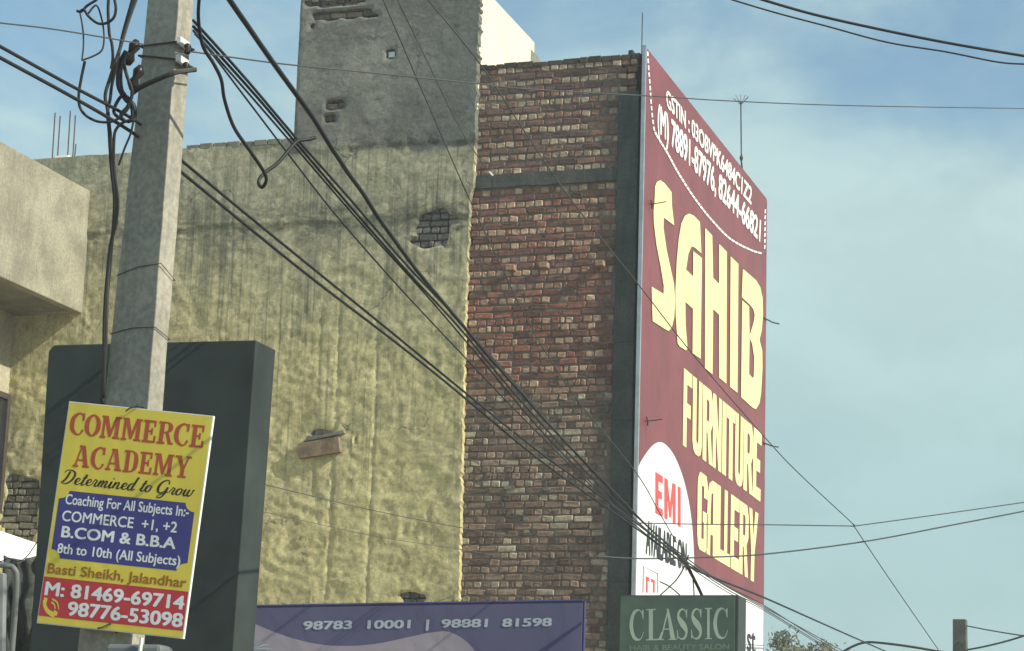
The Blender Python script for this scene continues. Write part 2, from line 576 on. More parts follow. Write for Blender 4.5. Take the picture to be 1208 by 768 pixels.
# condensed block capitals in a unit box
def block(ch):
    B = {
        'F': [(0, 0), (.42, 0), (.42, .40), (.86, .40), (.86, .58), (.42, .58), (.42, .82), (1, .82), (1, 1), (0, 1)],
        'E': [(0, 0), (1, 0), (1, .18), (.42, .18), (.42, .41), (.88, .41), (.88, .59), (.42, .59), (.42, .82), (1, .82), (1, 1), (0, 1)],
        'U': [(0, 1), (0, .16), (.12, .04), (.32, 0), (.68, 0), (.88, .04), (1, .16), (1, 1), (.62, 1), (.62, .2), (.5, .14), (.40, .2), (.40, 1)],
        'N': [(0, 0), (.36, 0), (.36, .52), (.66, 0), (1, 0), (1, 1), (.66, 1), (.66, .48), (.36, 1), (0, 1)],
        'I': [(.1, 0), (.9, 0), (.9, 1), (.1, 1)],
        'T': [(.30, 0), (.70, 0), (.70, .82), (1, .82), (1, 1), (0, 1), (0, .82), (.30, .82)],
        'L': [(0, 0), (1, 0), (1, .17), (.46, .17), (.46, 1), (0, 1)],
        'Y': [(.32, 0), (.68, 0), (.68, .40), (1, 1), (.66, 1), (.50, .62), (.34, 1), (0, 1), (.32, .40)],
        'G': [(1, .70), (1, .88), (.84, 1), (.22, 1), (.05, .92), (0, .80), (0, .18), (.08, .05), (.24, 0), (.78, 0), (1, .08), (1, .52), (.52, .52), (.52, .38), (.62, .38), (.62, .16), (.40, .16), (.40, .84), (.62, .84), (.62, .70)],
        'A': [(0, 0), (.36, 0), (.38, .28), (.62, .28), (.62, 0), (1, 0), (1, 1), (.55, 1), (.25, .94), (.1, .8), (0, .4)],
        'M': [(0, 0), (.26, 0), (.26, .58), (.42, .1), (.58, .1), (.74, .58), (.74, 0), (1, 0), (1, 1), (.72, 1), (.5, .42), (.28, 1), (0, 1)],
        'R': [(0, 0), (.38, 0), (.38, .40), (.48, .40), (.64, 0), (1, 0), (.80, .44), (1, .56), (1, .86), (.82, 1), (0, 1)],
    }
    holes = {'A': [[(.38, .42), (.62, .42), (.62, .84), (.46, .82), (.38, .6)]], 'R': [[(.38, .56), (.60, .56), (.64, .62), (.64, .80), (.58, .84), (.38, .84)]]}
    return polyg(B[ch], holes.get(ch, ()))


class Layers:
    """stacks overlapping strokes a fraction of a millimetre apart"""
    def __init__(s, step):
        s.k, s.step = 0, step

    def next(s):
        s.k += 1
        return s.step * (s.k % 7)


# ================================================================== SETTING
g = MB()
g.box(-350, 350, -150, 600, -.5, 0)
tag(g.build('ground', M['earth']), kind='structure')
g = MB()
g.add([(-2.8, -60, .004), (5.5, -60, .004), (5.5, 400, .004), (-2.8, 400, .004)], [(0, 1, 2, 3)])
tag(g.build('road', M['asphalt']), kind='structure')
g = MB()
for i in range(-4, 40):
    g.add([(1.3, i * 8, .008), (1.42, i * 8, .008), (1.42, i * 8 + 3, .008), (1.3, i * 8 + 3, .008)], [(0, 1, 2, 3)])
tag(g.build('road_markings', M['paint']), kind='structure')
g = MB()
g.box(-3.0, -2.8, -60, 400, .0, .14)
g.box(-5.2, -3.0, -60, 400, .0, .13)
tag(g.build('pavement', M['paving'], bevel=.01), kind='structure')


# thin haze volume, added to lift the blacks: winter haze plus windscreen veil
hz = MB()
hz.box(-351, 351, -151, 601, -1.5, 13.0)
hm = bpy.data.materials.new('haze')
hm.use_nodes = True
hm.node_tree.nodes.clear()
pv = hm.node_tree.nodes.new('ShaderNodeVolumePrincipled')
pv.inputs['Color'].default_value = (.90, .95, .95, 1)
pv.inputs['Density'].default_value = HAZE
ho = hm.node_tree.nodes.new('ShaderNodeOutputMaterial')
hm.node_tree.links.new(pv.outputs[0], ho.inputs['Volume'])
tag(hz.build('haze', hm), kind='stuff')


# ------------------------------------------------------------------ bricks
def bricks(mb, x0, x1, z0, z1, y, colf, course=.0815, proj=None, rr=rnd, ragged=0.0, depth=.05, gap=None):
    r = 0
    z = z0
    while z < z1 - .02:
        header = (r % 2 == 0) if rr.random() > .12 else rr.random() < .5
        x = x0 - rr.random() * .11 + (rr.random() - .5) * ragged
        hgt = course
        zo = (rr.random() - .5) * .006
        xe = x1 - gap(z) if gap else x1
        while x < xe - .01:
            L = (.108 if header else .222) * (1 + (rr.random() - .5) * .14)
            if rr.random() < .10:
                L *= .6
            a, b = max(x, x0), min(x + L - .011, xe)
            if b - a > .03:
                yo = (rr.random() - .5) * .012
                zc = z + zo + (rr.random() - .5) * .007
                h = hgt - .011 + (rr.random() - .5) * .007
                j = lambda s_: (rr.random() - .5) * s_
                tl = (rr.random() - .5) * .014
                hw, hh = (b - a) / 2, h / 2
                cx_, cz_ = (a + b) / 2, zc + hh
                rings = []
                for ins, dy, jt in ((.010, 0.0, .007), (.001, .010, .006), (.0, depth, .004)):
                    W_, H_ = hw - ins, hh - ins
                    ch_ = min(W_, H_) * (.16 + .22 * rr.random())
                    ring = []
                    for sx, sz, first in ((-1, -1, 0), (1, -1, 1), (1, 1, 0), (-1, 1, 1)):
                        two = [(sx * W_, sz * (H_ - ch_)), (sx * (W_ - ch_), sz * H_)]
                        for px_, pz_ in (two if not first else two[::-1]):
                            ring.append((cx_ + px_ + j(jt), y + yo + dy + (j(.007) if dy < .02 else 0) if dy < .02 else y + depth, cz_ + pz_ + tl * px_ / hw + j(jt)))
                    rings.append(ring)
                c = colf(cx_, zc, header, b - a, rr)
                fs_ = [tuple(range(8))]
                for k_ in (0, 8):
                    fs_ += [(k_ + i_, k_ + 8 + i_, k_ + 8 + (i_ + 1) % 8, k_ + (i_ + 1) % 8) for i_ in range(8)]
                mb.add(rings[0] + rings[1] + rings[2], fs_, c)
            x += L
        z += hgt
        r += 1


def mixv(a, b, t):
    return tuple(p + (q - p) * t for p, q in zip(a, b))


def brick_colour(x, z, header, w, rr):
    u = rr.random()
    if z > 6.4 + .5 * noise.noise(Vector((x, 0, 2))):       # warmer, redder courses higher up
        if header:
            c = mixv((.27, .20, .145), (.48, .37, .265), u) if rr.random() < .70 else mixv((.18, .105, .082), (.29, .165, .12), u)
        else:
            c = mixv((.115, .073, .063), (.195, .118, .098), u) if rr.random() < .9 else (.26, .145, .105)
        if 6.4 < z < 7.6 and rr.random() < .35:
            c = mixv((.185, .10, .078), (.275, .145, .108), u)
    else:
        c = mixv((.145, .102, .08), (.31, .218, .16), u) if rr.random() < .84 else mixv((.30, .25, .185), (.44, .38, .28), u)
        if rr.random() < .15:
            c = (.125, .088, .072)
    k = 1.08 + .45 * noise.noise(Vector((x * 1.7, z * 1.3, 3.1)))
    if 6.3 < z < 8.8:
        c = (c[0] * 1.12, c[1] * .97, c[2] * .93)
    return tuple(q * k for q in c)


# ================================================================== BRICK BUILDING
ZT = 10.32
bb = thing('brick_building', (-8, 28, 0), 'tall narrow bare brick building with concrete corner column behind the maroon billboard', 'building')
XL, XC = -8.735, -7.005        # plaster edge, left side of the concrete column
core = MB()
core.box(-8.74, XC + .02, YW + .022, 31.1, 0, ZT - .06)
core.box(XC + .02, XB - .08, YW + .27, 31.1, 0, ZT - .06)
core.build('core_wall', M['mortar'], bb)
def side_gap(z):
    g1, g2 = P(721, 365, 1, YW).z, P(721, 318, 1, YW).z
    g3, g4 = P(717, 642, 1, YW).z, P(719, 528, 1, YW).z
    if g1 < z < g2:
        return .035
    if g3 < z < g4:
        return .05 + .03 * rnd.random()
    return .008 * rnd.random()


w = MB()
zl0, zl1 = P(640, 218, 1, YW).z, P(640, 203, 1, YW).z
bricks(w, XL - .10, XC, 3.0, zl0 - .005, YW + .012, brick_colour, gap=side_gap)
bricks(w, XL - .02, XC, zl1, 9.86, YW + .014, brick_colour)
bricks(w, XL - .02, XB - .12, 9.86, ZT - .075, YW + .014, brick_colour)
w.build('brick_wall', M['brick'], bb)
w = MB()       # coping: bricks laid along the top
x = XL
while x < XB - .10:
    L = .09 + rnd.random() * .16
    w.box(x, min(x + L - .01, XB - .09), YW - .005 + rnd.random() * .02, YW + .24, ZT - .075 + rnd.random() * .006, ZT - .018 + rnd.random() * .028, mixv((.06, .045, .04), (.12, .085, .07), rnd.random()))
    x += L
w.build('coping', M['brick'], bb, bevel=.006)
w = MB()       # lintel band, slightly proud and uneven
n = 26
for i in range(n):
    a, b = XL + (XC - XL) * i / n, XL + (XC - XL) * (i + 1) / n
    d0, d1 = -.012 + .012 * noise.noise(Vector((a * 5, 0, 1))), -.012 + .012 * noise.noise(Vector((b * 5, 0, 1)))
    h0, h1 = .02 * noise.noise(Vector((a * 4, 3, 1))), .02 * noise.noise(Vector((b * 4, 3, 1)))
    w.hexa([(a, YW + d0, zl0 + h0), (b, YW + d1, zl0 + h1), (b, YW + .04, zl0 + h1), (a, YW + .04, zl0 + h0), (a, YW + d0, zl1 + h0 * .6), (b, YW + d1, zl1 + h1 * .6), (b, YW + .04, zl1), (a, YW + .04, zl1)])
w.build('lintel_band', M['lintel'], bb)
w = MB()       # concrete corner column, cast in lifts so its left edge wanders a little
zz = [0, 3.0, 4.2, 5.1, 6.0, 6.9, 7.8, 8.7, 9.3, 9.86]
for a, b in zip(zz[:-1], zz[1:]):
    o0, o1 = .018 * noise.noise(Vector((a, 1, 5))), .018 * noise.noise(Vector((b, 1, 5)))
    w.hexa([(XC + o0, YW - .012, a), (XB - .085, YW - .012, a), (XB - .085, YW + .26, a), (XC + o0, YW + .26, a), (XC + o1, YW - .012, b), (XB - .085, YW - .012, b), (XB - .085, YW + .26, b), (XC + o1, YW + .26, b)])
w.build('concrete_column', M['column'], bb, bevel=.008)
for px, py in ((604, 317), (643, 314), (709, 312)):        # bricks left sticking out of the wall
    q = P(px, py, 1, YW)
    w = MB()
    s_ = .05
    w.box(q.x - s_, q.x + s_, YW - .085, YW + .02, q.z - .033, q.z + .033, (.36, .24, .15))
    ob = w.build('projecting_brick', M['brick'], bb, bevel=.006)
for px, py, ln in ((601, 575, 16), (577, 560, 9), (645, 577, 10), (620, 612, 8), (621, 627, 8)):   # smears of lime on single bricks
    q = P(px, py, 1, YW - .004)
    k = ln / 170
    w = MB()
    w.prism([q + Vector((-k * .6, 0, -.02)), q + Vector((k * .7, 0, -.012)), q + Vector((k * .5, 0, .02)), q + Vector((-.2 * k, 0, .028)), q + Vector((-k * .7, 0, .015))], (0, .012, 0))
    w.build('lime_smear', M['cement'], bb)

w = MB()
# parapet stub and a thin lightning rod at the front corner
q = P(757, 62, 1, YW + .1)
t_ = P(756.5, 15, 1, YW + .1)
rod = MB().tube([Vector((q.x, q.y, ZT - .05)), Vector((q.x, q.y, t_.z))], .007).build('lightning_rod', M['darksteel'], bb)
q = P(746, 66, 1, YW + .1)
MB().box(q.x - .03, q.x + .03, YW + .02, YW + .1, ZT - .02, ZT + .05).build('pipe_stub', M['darksteel'], bb, bevel=.01)

# ================================================================== PLASTERED BUILDING
pb = thing('plastered_building', (-12, 30, 0), 'tall building with rough yellow lime-washed side wall and grey cement stair tower', 'building')
XTL, XR, ZP, ZTT = -11.03, -8.72, 9.493, 11.30
STEP = .026


def frange(a, b, st):
    n_ = max(1, round((b - a) / st))
    return [a + (b - a) * i / n_ for i in range(n_ + 1)]


xs = frange(-15.3, XTL, STEP)[:-1] + frange(XTL, XR, STEP)
zs = frange(3.0, ZP, STEP)[:-1] + frange(ZP, ZTT, STEP)
HOLES = []     # px centre, px half sizes, rectangular-ness


def hole(px, py, rx, ry, p=2.0, rag=.35):
    c = P(px, py, 1, YW)
    HOLES.append((c.x, c.z, rx * .0099, ry * .0099, p, rag))


hole(516, 270, 23, 25, 2.4, .55)
hole(505, 286, 17, 9, 2.0, .5)
hole(27, 600, 25, 43, 5, .3)
hole(490, 707, 15, 9, 2, .5)
hole(398, 127, 12, 6, 5, .35)
hole(393, 143, 7, 5, 5, .2)
hole(464, 66, 6, 6, 8, .02)
hole(410, 20, 46, 6, 6, .5)
hole(396, 6, 36, 4, 6, .5)
hole(372, 33, 5, 5, 2, .5)
hole(384, 513, 17, 5, 3, .4)
hole(422, 518, 2.6, 6, 2, .2)


def in_hole(x, z):
    for cx, cz, rx, rz, p, rag in HOLES:
        dx, dz = abs(x - cx) / rx, abs(z - cz) / rz
        if dx > 2 or dz > 2:
            continue
        v = (dx ** p + dz ** p) ** (1 / p)
        if v + rag * noise.noise(Vector((x * 9, z * 9, 7.7))) < 1.0:
            return True
    return False


def relief(x, z):
    v = Vector((x, z, 0))
    w1, w2 = noise.noise(Vector((x * 2.3, z * 2.3, 6))), noise.noise(Vector((x * 2.3, z * 2.3, 16)))
    r1_ = abs(noise.noise(Vector((x * 3.4 + w1 * .9, z * 3.9 + w2 * .9, 9))))
    r2_ = abs(noise.noise(Vector((x * 8.5 - z * 2 + w2, z * 9.5 + w1, 19))))
    a = .010 * noise.noise(v * 1.1) + .006 * noise.noise(Vector((x * 3.1 + z * .8, z * 3.6, 4))) - .014 * r1_ - .0095 * r2_ + .0038 * noise.noise(Vector((x * 18, z * 21, 2)))
    tw = x > XTL and z > 9.36 + .05 * noise.noise(Vector((x * 3, 0, 8)))
    if tw:
        a = a * .45
    fade = min(1, max(0, (9.0 - z) / 2.5)) * .5 + .55
    a *= 1.55 * fade if not tw else 1.3
    zc = 8.46 + .05 * noise.noise(Vector((x * 1.3, 2, 8))) + .02 * noise.noise(Vector((x * 7, 2, 8)))
    if z > zc:
        a += .020 * min(1.0, (z - zc) / .03)
    zc2 = 9.37 + .05 * noise.noise(Vector((x * 2.3, 5, 8))) + .02 * noise.noise(Vector((x * 9, 2, 3)))
    if z > zc2 and x > XTL:
        a += .012
    # narrow trowel joints running down the wall
    for xj, zj0, zj1 in ((-9.84, 3, 7.4), (-10.32, 4.0, 7.9), (-10.55, 5.2, 7.4)):
        if zj0 < z < zj1:
            dxj = abs(x - xj - .02 * noise.noise(Vector((z * 1.2, xj, 1))))
            if dxj < .03:
                a -= .013 * (1 - dxj / .03)
    return a


bm = bmesh.new()
idx = {}
for i, x in enumerate(xs):
    for j, z in enumerate(zs):
        if z > ZP + 1e-6 and x < XTL - 1e-6:
            continue
        xx, zz_ = x, z
        if i >= len(xs) - 2:
            e = .022 * noise.noise(Vector((z * 9, 3, 3))) + .026 * noise.noise(Vector((z * 24, 3, 3)))
            base = 0 if z > 8.8 else -.045 * min(1, (8.8 - z) / .15) + .045 * min(1, max(0, (7.0 - z) / 3))
            e = e + base
            if i == len(xs) - 2:
                xx += e * .9
            else:
                xx += e + (.0 if z > 9.5 else 0)
        top = (abs(z - ZP) < 1e-6 and x < XTL) or abs(z - ZTT) < 1e-6
        if top:
            zz_ += .018 * noise.noise(Vector((x * 3, 1, 6))) + .008 * noise.noise(Vector((x * 14, 1, 6)))
        idx[i, j] = bm.verts.new((xx, YW - .075 - relief(xx, zz_), zz_))
for i in range(len(xs) - 1):
    for j in range(len(zs) - 1):
        k = [(i, j), (i + 1, j), (i + 1, j + 1), (i, j + 1)]
        if all(q in idx for q in k):
            if in_hole((xs[i] + xs[i + 1]) / 2, (zs[j] + zs[j + 1]) / 2):
                continue
            bm.faces.new([idx[q] for q in k])
bmesh.ops.delete(bm, geom=[v for v in bm.verts if not v.link_faces], context='VERTS')
hv = [v for v in bm.verts if v.is_boundary and xs[1] < v.co.x < XR - .1 and 3.05 < v.co.z < ZTT - .06 and not (v.co.x < XTL + .01 and v.co.z > ZP - .05) and not (v.co.x < XTL + .01 and v.co.z > ZP - .05)]
for it in range(4):      # round off the broken edges
    new = []
    for v in hv:
        nb = [e.other_vert(v) for e in v.link_edges if e.is_boundary]
        new.append(v.co * .5 + sum((q.co for q in nb), Vector()) * (.5 / len(nb)))
    for v, c_ in zip(hv, new):
        v.co = c_
for v in hv:
    v.co.x += .012 * noise.noise(v.co * 23)
    v.co.z += .012 * noise.noise(v.co * 25 + Vector((5, 5, 5)))
    v.co.y += .018
be = [e for e in bm.edges if e.is_boundary]
r_ = bmesh.ops.extrude_edge_only(bm, edges=be)
for v in [q for q in r_['geom'] if isinstance(q, bmesh.types.BMVert)]:
    v.co.y = YW + .012
bm.normal_update()
base = parent_loc(pb)
bmesh.ops.translate(bm, verts=bm.verts, vec=-base)
bmesh.ops.recalc_face_normals(bm, faces=bm.faces)
me = bpy.data.meshes.new('plaster_wall')
bm.to_mesh(me)
bm.free()
me.materials.append(M['plaster'])
me.polygons.foreach_set('use_smooth', [True] * len(me.polygons))
o = bpy.data.objects.new('plaster_wall', me)
COL.objects.link(o)
o.parent = pb
try:
    me.set_sharp_from_angle(angle=math.radians(32))
except Exception:
    pass

core = MB()
core.box(-18, XR - .04, YW + .06, 34, 0, ZP - .03)
core.box(-18, -15.3, YW - .03, YW + .06, 0, ZP)
core.box(-15.3, XR - .04, YW - .03, YW + .06, 0, 3.0)
core.box(XTL + .02, XR - .03, YW + .06, 26.60, ZP - .03, ZTT - .03)
core.build('core_wall', M['mortar'], pb)
scl = lambda c_, k_: tuple(q * k_ for q in c_)
sooty = lambda x, z, h, w_, rr: scl((.145, .138, .122) if rr.random() < .8 else (.21, .19, .16), .75 + .5 * rr.random())
dusty = lambda x, z, h, w_, rr: scl((.21, .195, .15) if rr.random() < .7 else (.29, .26, .19), .75 + .5 * rr.random())
reddish = lambda x, z, h, w_, rr: scl((.19, .16, .135) if rr.random() < .75 else (.25, .19, .15), .75 + .5 * rr.random())
for cx, cz, rx, rz, p, rag in HOLES[:1] + HOLES[2:6] + HOLES[7:11]:
    w = MB()
    f = dusty if cx < -13 else sooty if (cx > -10.5 and cz < 9) or cx < -13 else reddish
    lim = XTL + .03 if cz > ZP else -99
    bricks(w, max(lim, cx - rx * 1.5), cx + rx * 1.5, cz - rz * 1.5 - .02, cz + rz * 1.5 + .03, YW - .045, f, course=.082)
    w.build('exposed_bricks', M['brick'], pb)
# vent pipe mouth in the small square hole
c = P(464, 66, 1, YW)
MB().box(c.x - .042, c.x + .042, YW - .055, YW + .04, c.z - .036, c.z + .036).build('vent_tile', M['plate'], pb, bevel=.004)
# painted street side of the stair tower
w = MB()
w.box(XR - .03, XR - .008, YW - .02, 26.645, 8.9, ZTT)
w.build('cream_side_wall', M['cream'], pb)
MB().box(XR - .2, XR - .004, 26.5, 26.9, 8.9, P(628, 56, 0, XR).z - .03).build('corner_pier', M['cement'], pb, bevel=.01)
# thin slab of coping resting along part of the parapet
a, b = P(224, 171, 1, YW).x, P(352, 169, 1, YW).x
w = MB()
for i in range(8):
    x0, x1 = a + (b - a) * i / 8, a + (b - a) * (i + 1) / 8
    w.box(x0, x1 - .012, YW - .10 + rnd.random() * .015, YW + .2, ZP - .02, ZP + .045 + rnd.random() * .014)
w.build('parapet_coping', M['cement'], pb, bevel=.008)
# timber wedge and mortar lip in the putlog hole
w = MB()
q = [P(px, py, 1, YW - .125) for px, py in ((352, 541), (401, 533), (399, 515), (351, 523))]
w.prism(q, (0, .07, 0))
w.build('timber_wedge', M['wood'], pb, bevel=.004)
w = MB()
q = [P(px, py, 1, YW - .115) for px, py in ((358, 521), (406, 511), (405, 507), (380, 513), (362, 514))]
w.prism(q, (0, .07, 0))
w.build('mortar_lip', M['cement'], pb, bevel=.006)
# starter bars of an unfinished column on the roof
w = MB()
q0, q1 = P(62, 186, 1, 26.2), P(82, 180, 1, 26.2)
w.box(q0.x, q1.x, 26.2, 26.45, ZP - .2, q0.z + .03)
stub = w.build('column_stub', M['awning'], pb, bevel=.03)
for (px, py, dy, b_) in ((65, 133, 0, 186), (71, 137, .2, 186), (83, 131, 0, 186), (89, 136, .2, 186), (89.5, 170, .1, 186)):
    t_ = P(px, py, 1, 26.25 + dy)
    b2 = P(px - 2.5, b_, 1, 26.25 + dy)
    MB().tube([Vector((b2.x, b2.y, ZP - .1)), t_], .009, 5).build('rebar', M['rust'], pb)

# ================================================================== LEFT BUILDING WITH BALCONY
lb = thing('balcony_building', (-17, 20, 0), 'low concrete building at the left edge with a pale overhanging balcony', 'building')
XF, XW = -13.73, -14.66
zb0, zb1 = P(102, 372, 0, XF).z, P(108, 226, 0, XF).z
YE = 24.53
w = MB()
w.box(XF - .12, XF, 12, YE, zb0, zb1)
w.box(XW - .3, XF - .12, YE - .12, YE, zb0, zb1)
bal = w.build('balcony_parapet', M['balcony'], lb, bevel=.012)
MB().box(XW, XF - .12, 12, YE - .12, zb0 + .01, zb0 + .14).build('balcony_slab', M['cement'], lb)
MB().box(-20, XW, 8, YE - .02, 0, zb1 - .1).build('wall', M['wallpaint'], lb)
# window with a brown frame in the street wall
z0, z1 = P(2, 600, 0, XW).z, P(2, 470, 0, XW).z
y1 = P(5, 520, 0, XW).y
wf = MB()
wf.box(XW - .02, XW + .05, y1 - 1.3, y1, z0 - .07, z0)
wf.box(XW - .02, XW + .05, y1 - 1.3, y1, z1, z1 + .07)
wf.box(XW - .02, XW + .05, y1 - .07, y1, z0, z1)
wf.box(XW - .02, XW + .05, y1 - 1.3, y1 - 1.23, z0, z1)
wf.box(XW - .02, XW + .045, y1 - .7, y1 - .64, z0, z1)
wn = wf.build('window', M['frame'], lb)
MB().box(XW - .02, XW + .02, y1 - 1.23, y1 - .07, z0, z1).build('pane', M['glass'], wn)

# ================================================================== BILLBOARD
bd = thing('billboard', (XB, 28, 0), 'huge maroon furniture shop billboard with pale yellow capitals on the brick building', 'billboard')
YB0, YB1 = YW - .065, P(903, 400, 0, XB).y
ZB1 = 10.36
w = MB()
w.box(XB - .05, XB - .003, YB0 + .02, YB1, 2.6, ZB1)
w.build('frame', M['darksteel'], bd)


def onb(px, py, off=0.0):
    return P(px, py, 0, XB + off)


# flex sheet as a slightly billowing surface
w = MB()
ny, nz_ = 24, 28
V, Fc = [], []
for i in range(ny + 1):
    for j in range(nz_ + 1):
        V.append((XB, YB0 + .025 + (YB1 - YB0 - .025) * i / ny, 2.6 + (ZB1 - 2.6) * j / nz_))
for i in range(ny):
    for j in range(nz_):
        a = i * (nz_ + 1) + j
        Fc.append((a, a + nz_ + 1, a + nz_ + 2, a + 1))
w.add(V, Fc)
w.build('flex_sheet', M['maroon'], bd, smooth=True)
w = MB()      # bare edge trims
w.box(XB - .042, XB + .006, YB0 - .012, YB0 + .02, 2.6, ZB1 + .02)
w.build('edge_trim', M['steel'], bd, bevel=.004)
w = MB()
w.box(XB - .03, XB + .005, YB1, YB1 + .025, 2.6, ZB1 - .02)
w.build('edge_trim', M['steel'], bd)


def px_part(name, polys, mat, off, parent=bd):
    m_ = MB()
    for vs_, fs in polys:
        m_.add([onb(x, y, off) for x, y in vs_], fs)
    return m_.build(name, mat, parent)


def z1c(l, ox, oy, s_):
    return [(ox + x / s_, oy + y / s_) for x, y in l]


def smooth2(l, sub=5):
    return [(q.x, q.y) for q in crom([Vector((x, y, 0)) for x, y in l], sub)]


r1 = lambda l: z1c(l, 755, 200, 3.49)
r2 = lambda l: z1c(l, 810, 280, 3.66)
r3 = lambda l: z1c(l, 795, 425, 4.39)
r4 = lambda l: z1c(l, 810, 550, 5.116)
r5 = lambda l: z1c(l, 750, 510, 3.94)
r6 = lambda l: z1c(l, 740, 40, 2.956)
r7 = lambda l: z1c(l, 770, 90, 3.657)
S_ = [(60, 130), (62, 70), (70, 50), (84, 44), (100, 55), (130, 92), (132, 150), (141, 230), (98, 198), (97, 240), (110, 330), (125, 400), (140, 470), (145, 540), (141, 610), (131, 650), (118, 665), (100, 655), (52, 624), (48, 482), (97, 512), (98, 480), (85, 400), (68, 310), (57, 220), (56, 170)]
A_ = [(155, 715), (147, 600), (146, 500), (151, 380), (159, 290), (170, 222), (185, 190), (203, 181), (222, 190), (247, 216), (253, 345), (224, 320), (212, 317), (200, 345), (190, 412), (219, 440), (219, 575), (187, 545), (188, 640), (196, 735), (190, 745), (163, 728)]
AL = [(219.5, 336), (255, 364), (250, 780), (216.5, 756)]
H_ = [(80, -41), (111, -8), (115, 175), (140, 200), (140, 28), (174, 62), (172, 632), (140, 605), (140, 335), (115, 310), (112, 592), (79, 564)]
I_ = [(190, 82), (224, 115), (220, 672), (187, 645)]
B_ = [(243, 136), (275, 163), (300, 185), (318, 215), (328, 260), (330, 330), (325, 400), (315, 442), (327, 490), (328, 560), (322, 670), (315, 715), (300, 742), (285, 735), (235, 690), (240, 272), (270, 298), (272, 425), (289, 368), (294, 335), (288, 310), (272, 290), (238, 258)]
B2 = [(272, 434), (283, 460), (292, 520), (290, 600), (285, 607), (270, 590)]
sah = [polyg(r1(S_)), polyg(r1(A_)), polyg(r1(AL)), polyg(r2(H_)), polyg(r2(I_)), polyg(r2(B_), [r2(B2)])]
# brown keyline round the big letters, then the letters
key = []
for loop in (r1(S_), r1(A_), r1(AL), r2(H_), r2(I_), r2(B_), r2(B2)):
    key.append(ribbon2(loop + [loop[0]], 1.3, sub=1))


def word(letters, top, bot, s_fn):
    """letters: (ch, x0, x1); top/bot: two points each, in the zoomed frame"""
    out = []
    line = lambda pq, x: pq[0][1] + (pq[1][1] - pq[0][1]) * (x - pq[0][0]) / (pq[1][0] - pq[0][0])
    for ch, x0, x1, lean in letters:
        vs_, fs = block(ch)
        q = []
        for u, v in vs_:
            x = x0 + (x1 - x0) * u
            q.append((x + lean * (1 - v), line(top, x) * v + line(bot, x) * (1 - v)))
        out.append((s_fn(q), fs))
    return out


furn = word([('F', 52, 96, -6), ('U', 100, 149, -5), ('R', 152, 203, -4), ('N', 204, 249, -4), ('I', 250, 276, -4), ('T', 272, 322, -4), ('U', 320, 362, -5), ('R', 364, 412, -5), ('E', 414, 455, -7)],
            ((53, 40), (455, 380)), ((45, 434), (448, 728)), r3)
gal = word([('G', 68, 130, -5), ('A', 124, 184, -4), ('L', 186, 232, -6), ('L', 230, 272, -6), ('E', 268, 320, -6), ('R', 322, 376, -6), ('Y', 378, 434, -10)],
           ((95, 42), (430, 284)), ((85, 504), (400, 690)), r4)
for grp, wd in ((furn, 1.0), (gal, 1.0)):
    for vs_, fs in grp:
        pass
px_part('lettering_outline', key, M['brown'], .004)
px_part('shop_name_lettering', sah, M['letyellow'], .008)
px_part('trade_lettering', furn, M['letyellow'], .006)
px_part('trade_lettering', gal, M['letyellow'], .006)
# white arch and footer at the bottom
dome = smooth2([(11, 158), (50, 95), (85, 56), (118, 46), (150, 68), (180, 110), (208, 175), (228, 240), (246, 320), (258, 400), (266, 480), (270, 560), (272, 620)], 3)
ya = YB0 + .026
arch = [onb(*p, .003) for p in r5(dome)]
arch += [onb(px, py, .003) for px, py in ((859, 693), (899.5, 714))]
arch = [Vector((q.x, max(q.y, ya), q.z)) for q in arch]
arch += [Vector((XB + .003, YB1 - .002, arch[-1].z)), Vector((XB + .003, YB1 - .002, 2.62)), Vector((XB + .003, ya, 2.62))]
w = MB()
w.add(arch, [tuple(f) for f in tessellate_polygon([arch])])
w.build('white_panel', M['white'], bd)
emi = word([('E', 92, 126, 0), ('M', 134, 186, 0), ('I', 194, 211, 0)], ((95, 185), (210, 258)), ((90, 373), (205, 439)), r5)
px_part('offer_lettering', emi, M['letred'], .007)


def px_map(tl, tr, br, bl, off):
    def f(u, v):      # v upward 0..1
        a = (tl[0] + (tr[0] - tl[0]) * u, tl[1] + (tr[1] - tl[1]) * u)
        b = (bl[0] + (br[0] - bl[0]) * u, bl[1] + (br[1] - bl[1]) * u)
        return onb(b[0] + (a[0] - b[0]) * v, b[1] + (a[1] - b[1]) * v, off)
    return f


w = MB()
q = r5([(52, 412), (236, 520), (236, 640), (48, 560)])
put_text(w, 'AVAILABLE ON', px_map(*q, .007), 0, 1, 0, 1, .04, nrm=(1, 0, 0), step=.0005)
w.build('notice_lettering', M['letblack'], bd)
w = MB()
q = z1c([(56, 62), (428, 505), (428, 598), (56, 152)], 770, 90, 3.657)
w2 = px_map(*r7([(58, 56), (428, 485), (424, 553), (60, 128)]), .006)
put_text(w, 'GSTIN : 03OBVPK6484C1Z2', w2, 0, 1, 0, 1, .034, nrm=(1, 0, 0), step=.0005)
w2 = px_map(*r7([(22, 118), (466, 625), (462, 712), (22, 234)]), .006)
w.build('tax_number_lettering', M['letwhite'], bd)
w = MB()
put_text(w, '(M) 78891-87976, 82644-66821', w2, 0, 1, 0, 1, .036, nrm=(1, 0, 0), step=.0005)
w.build('phone_lettering', M['letwhite'], bd)
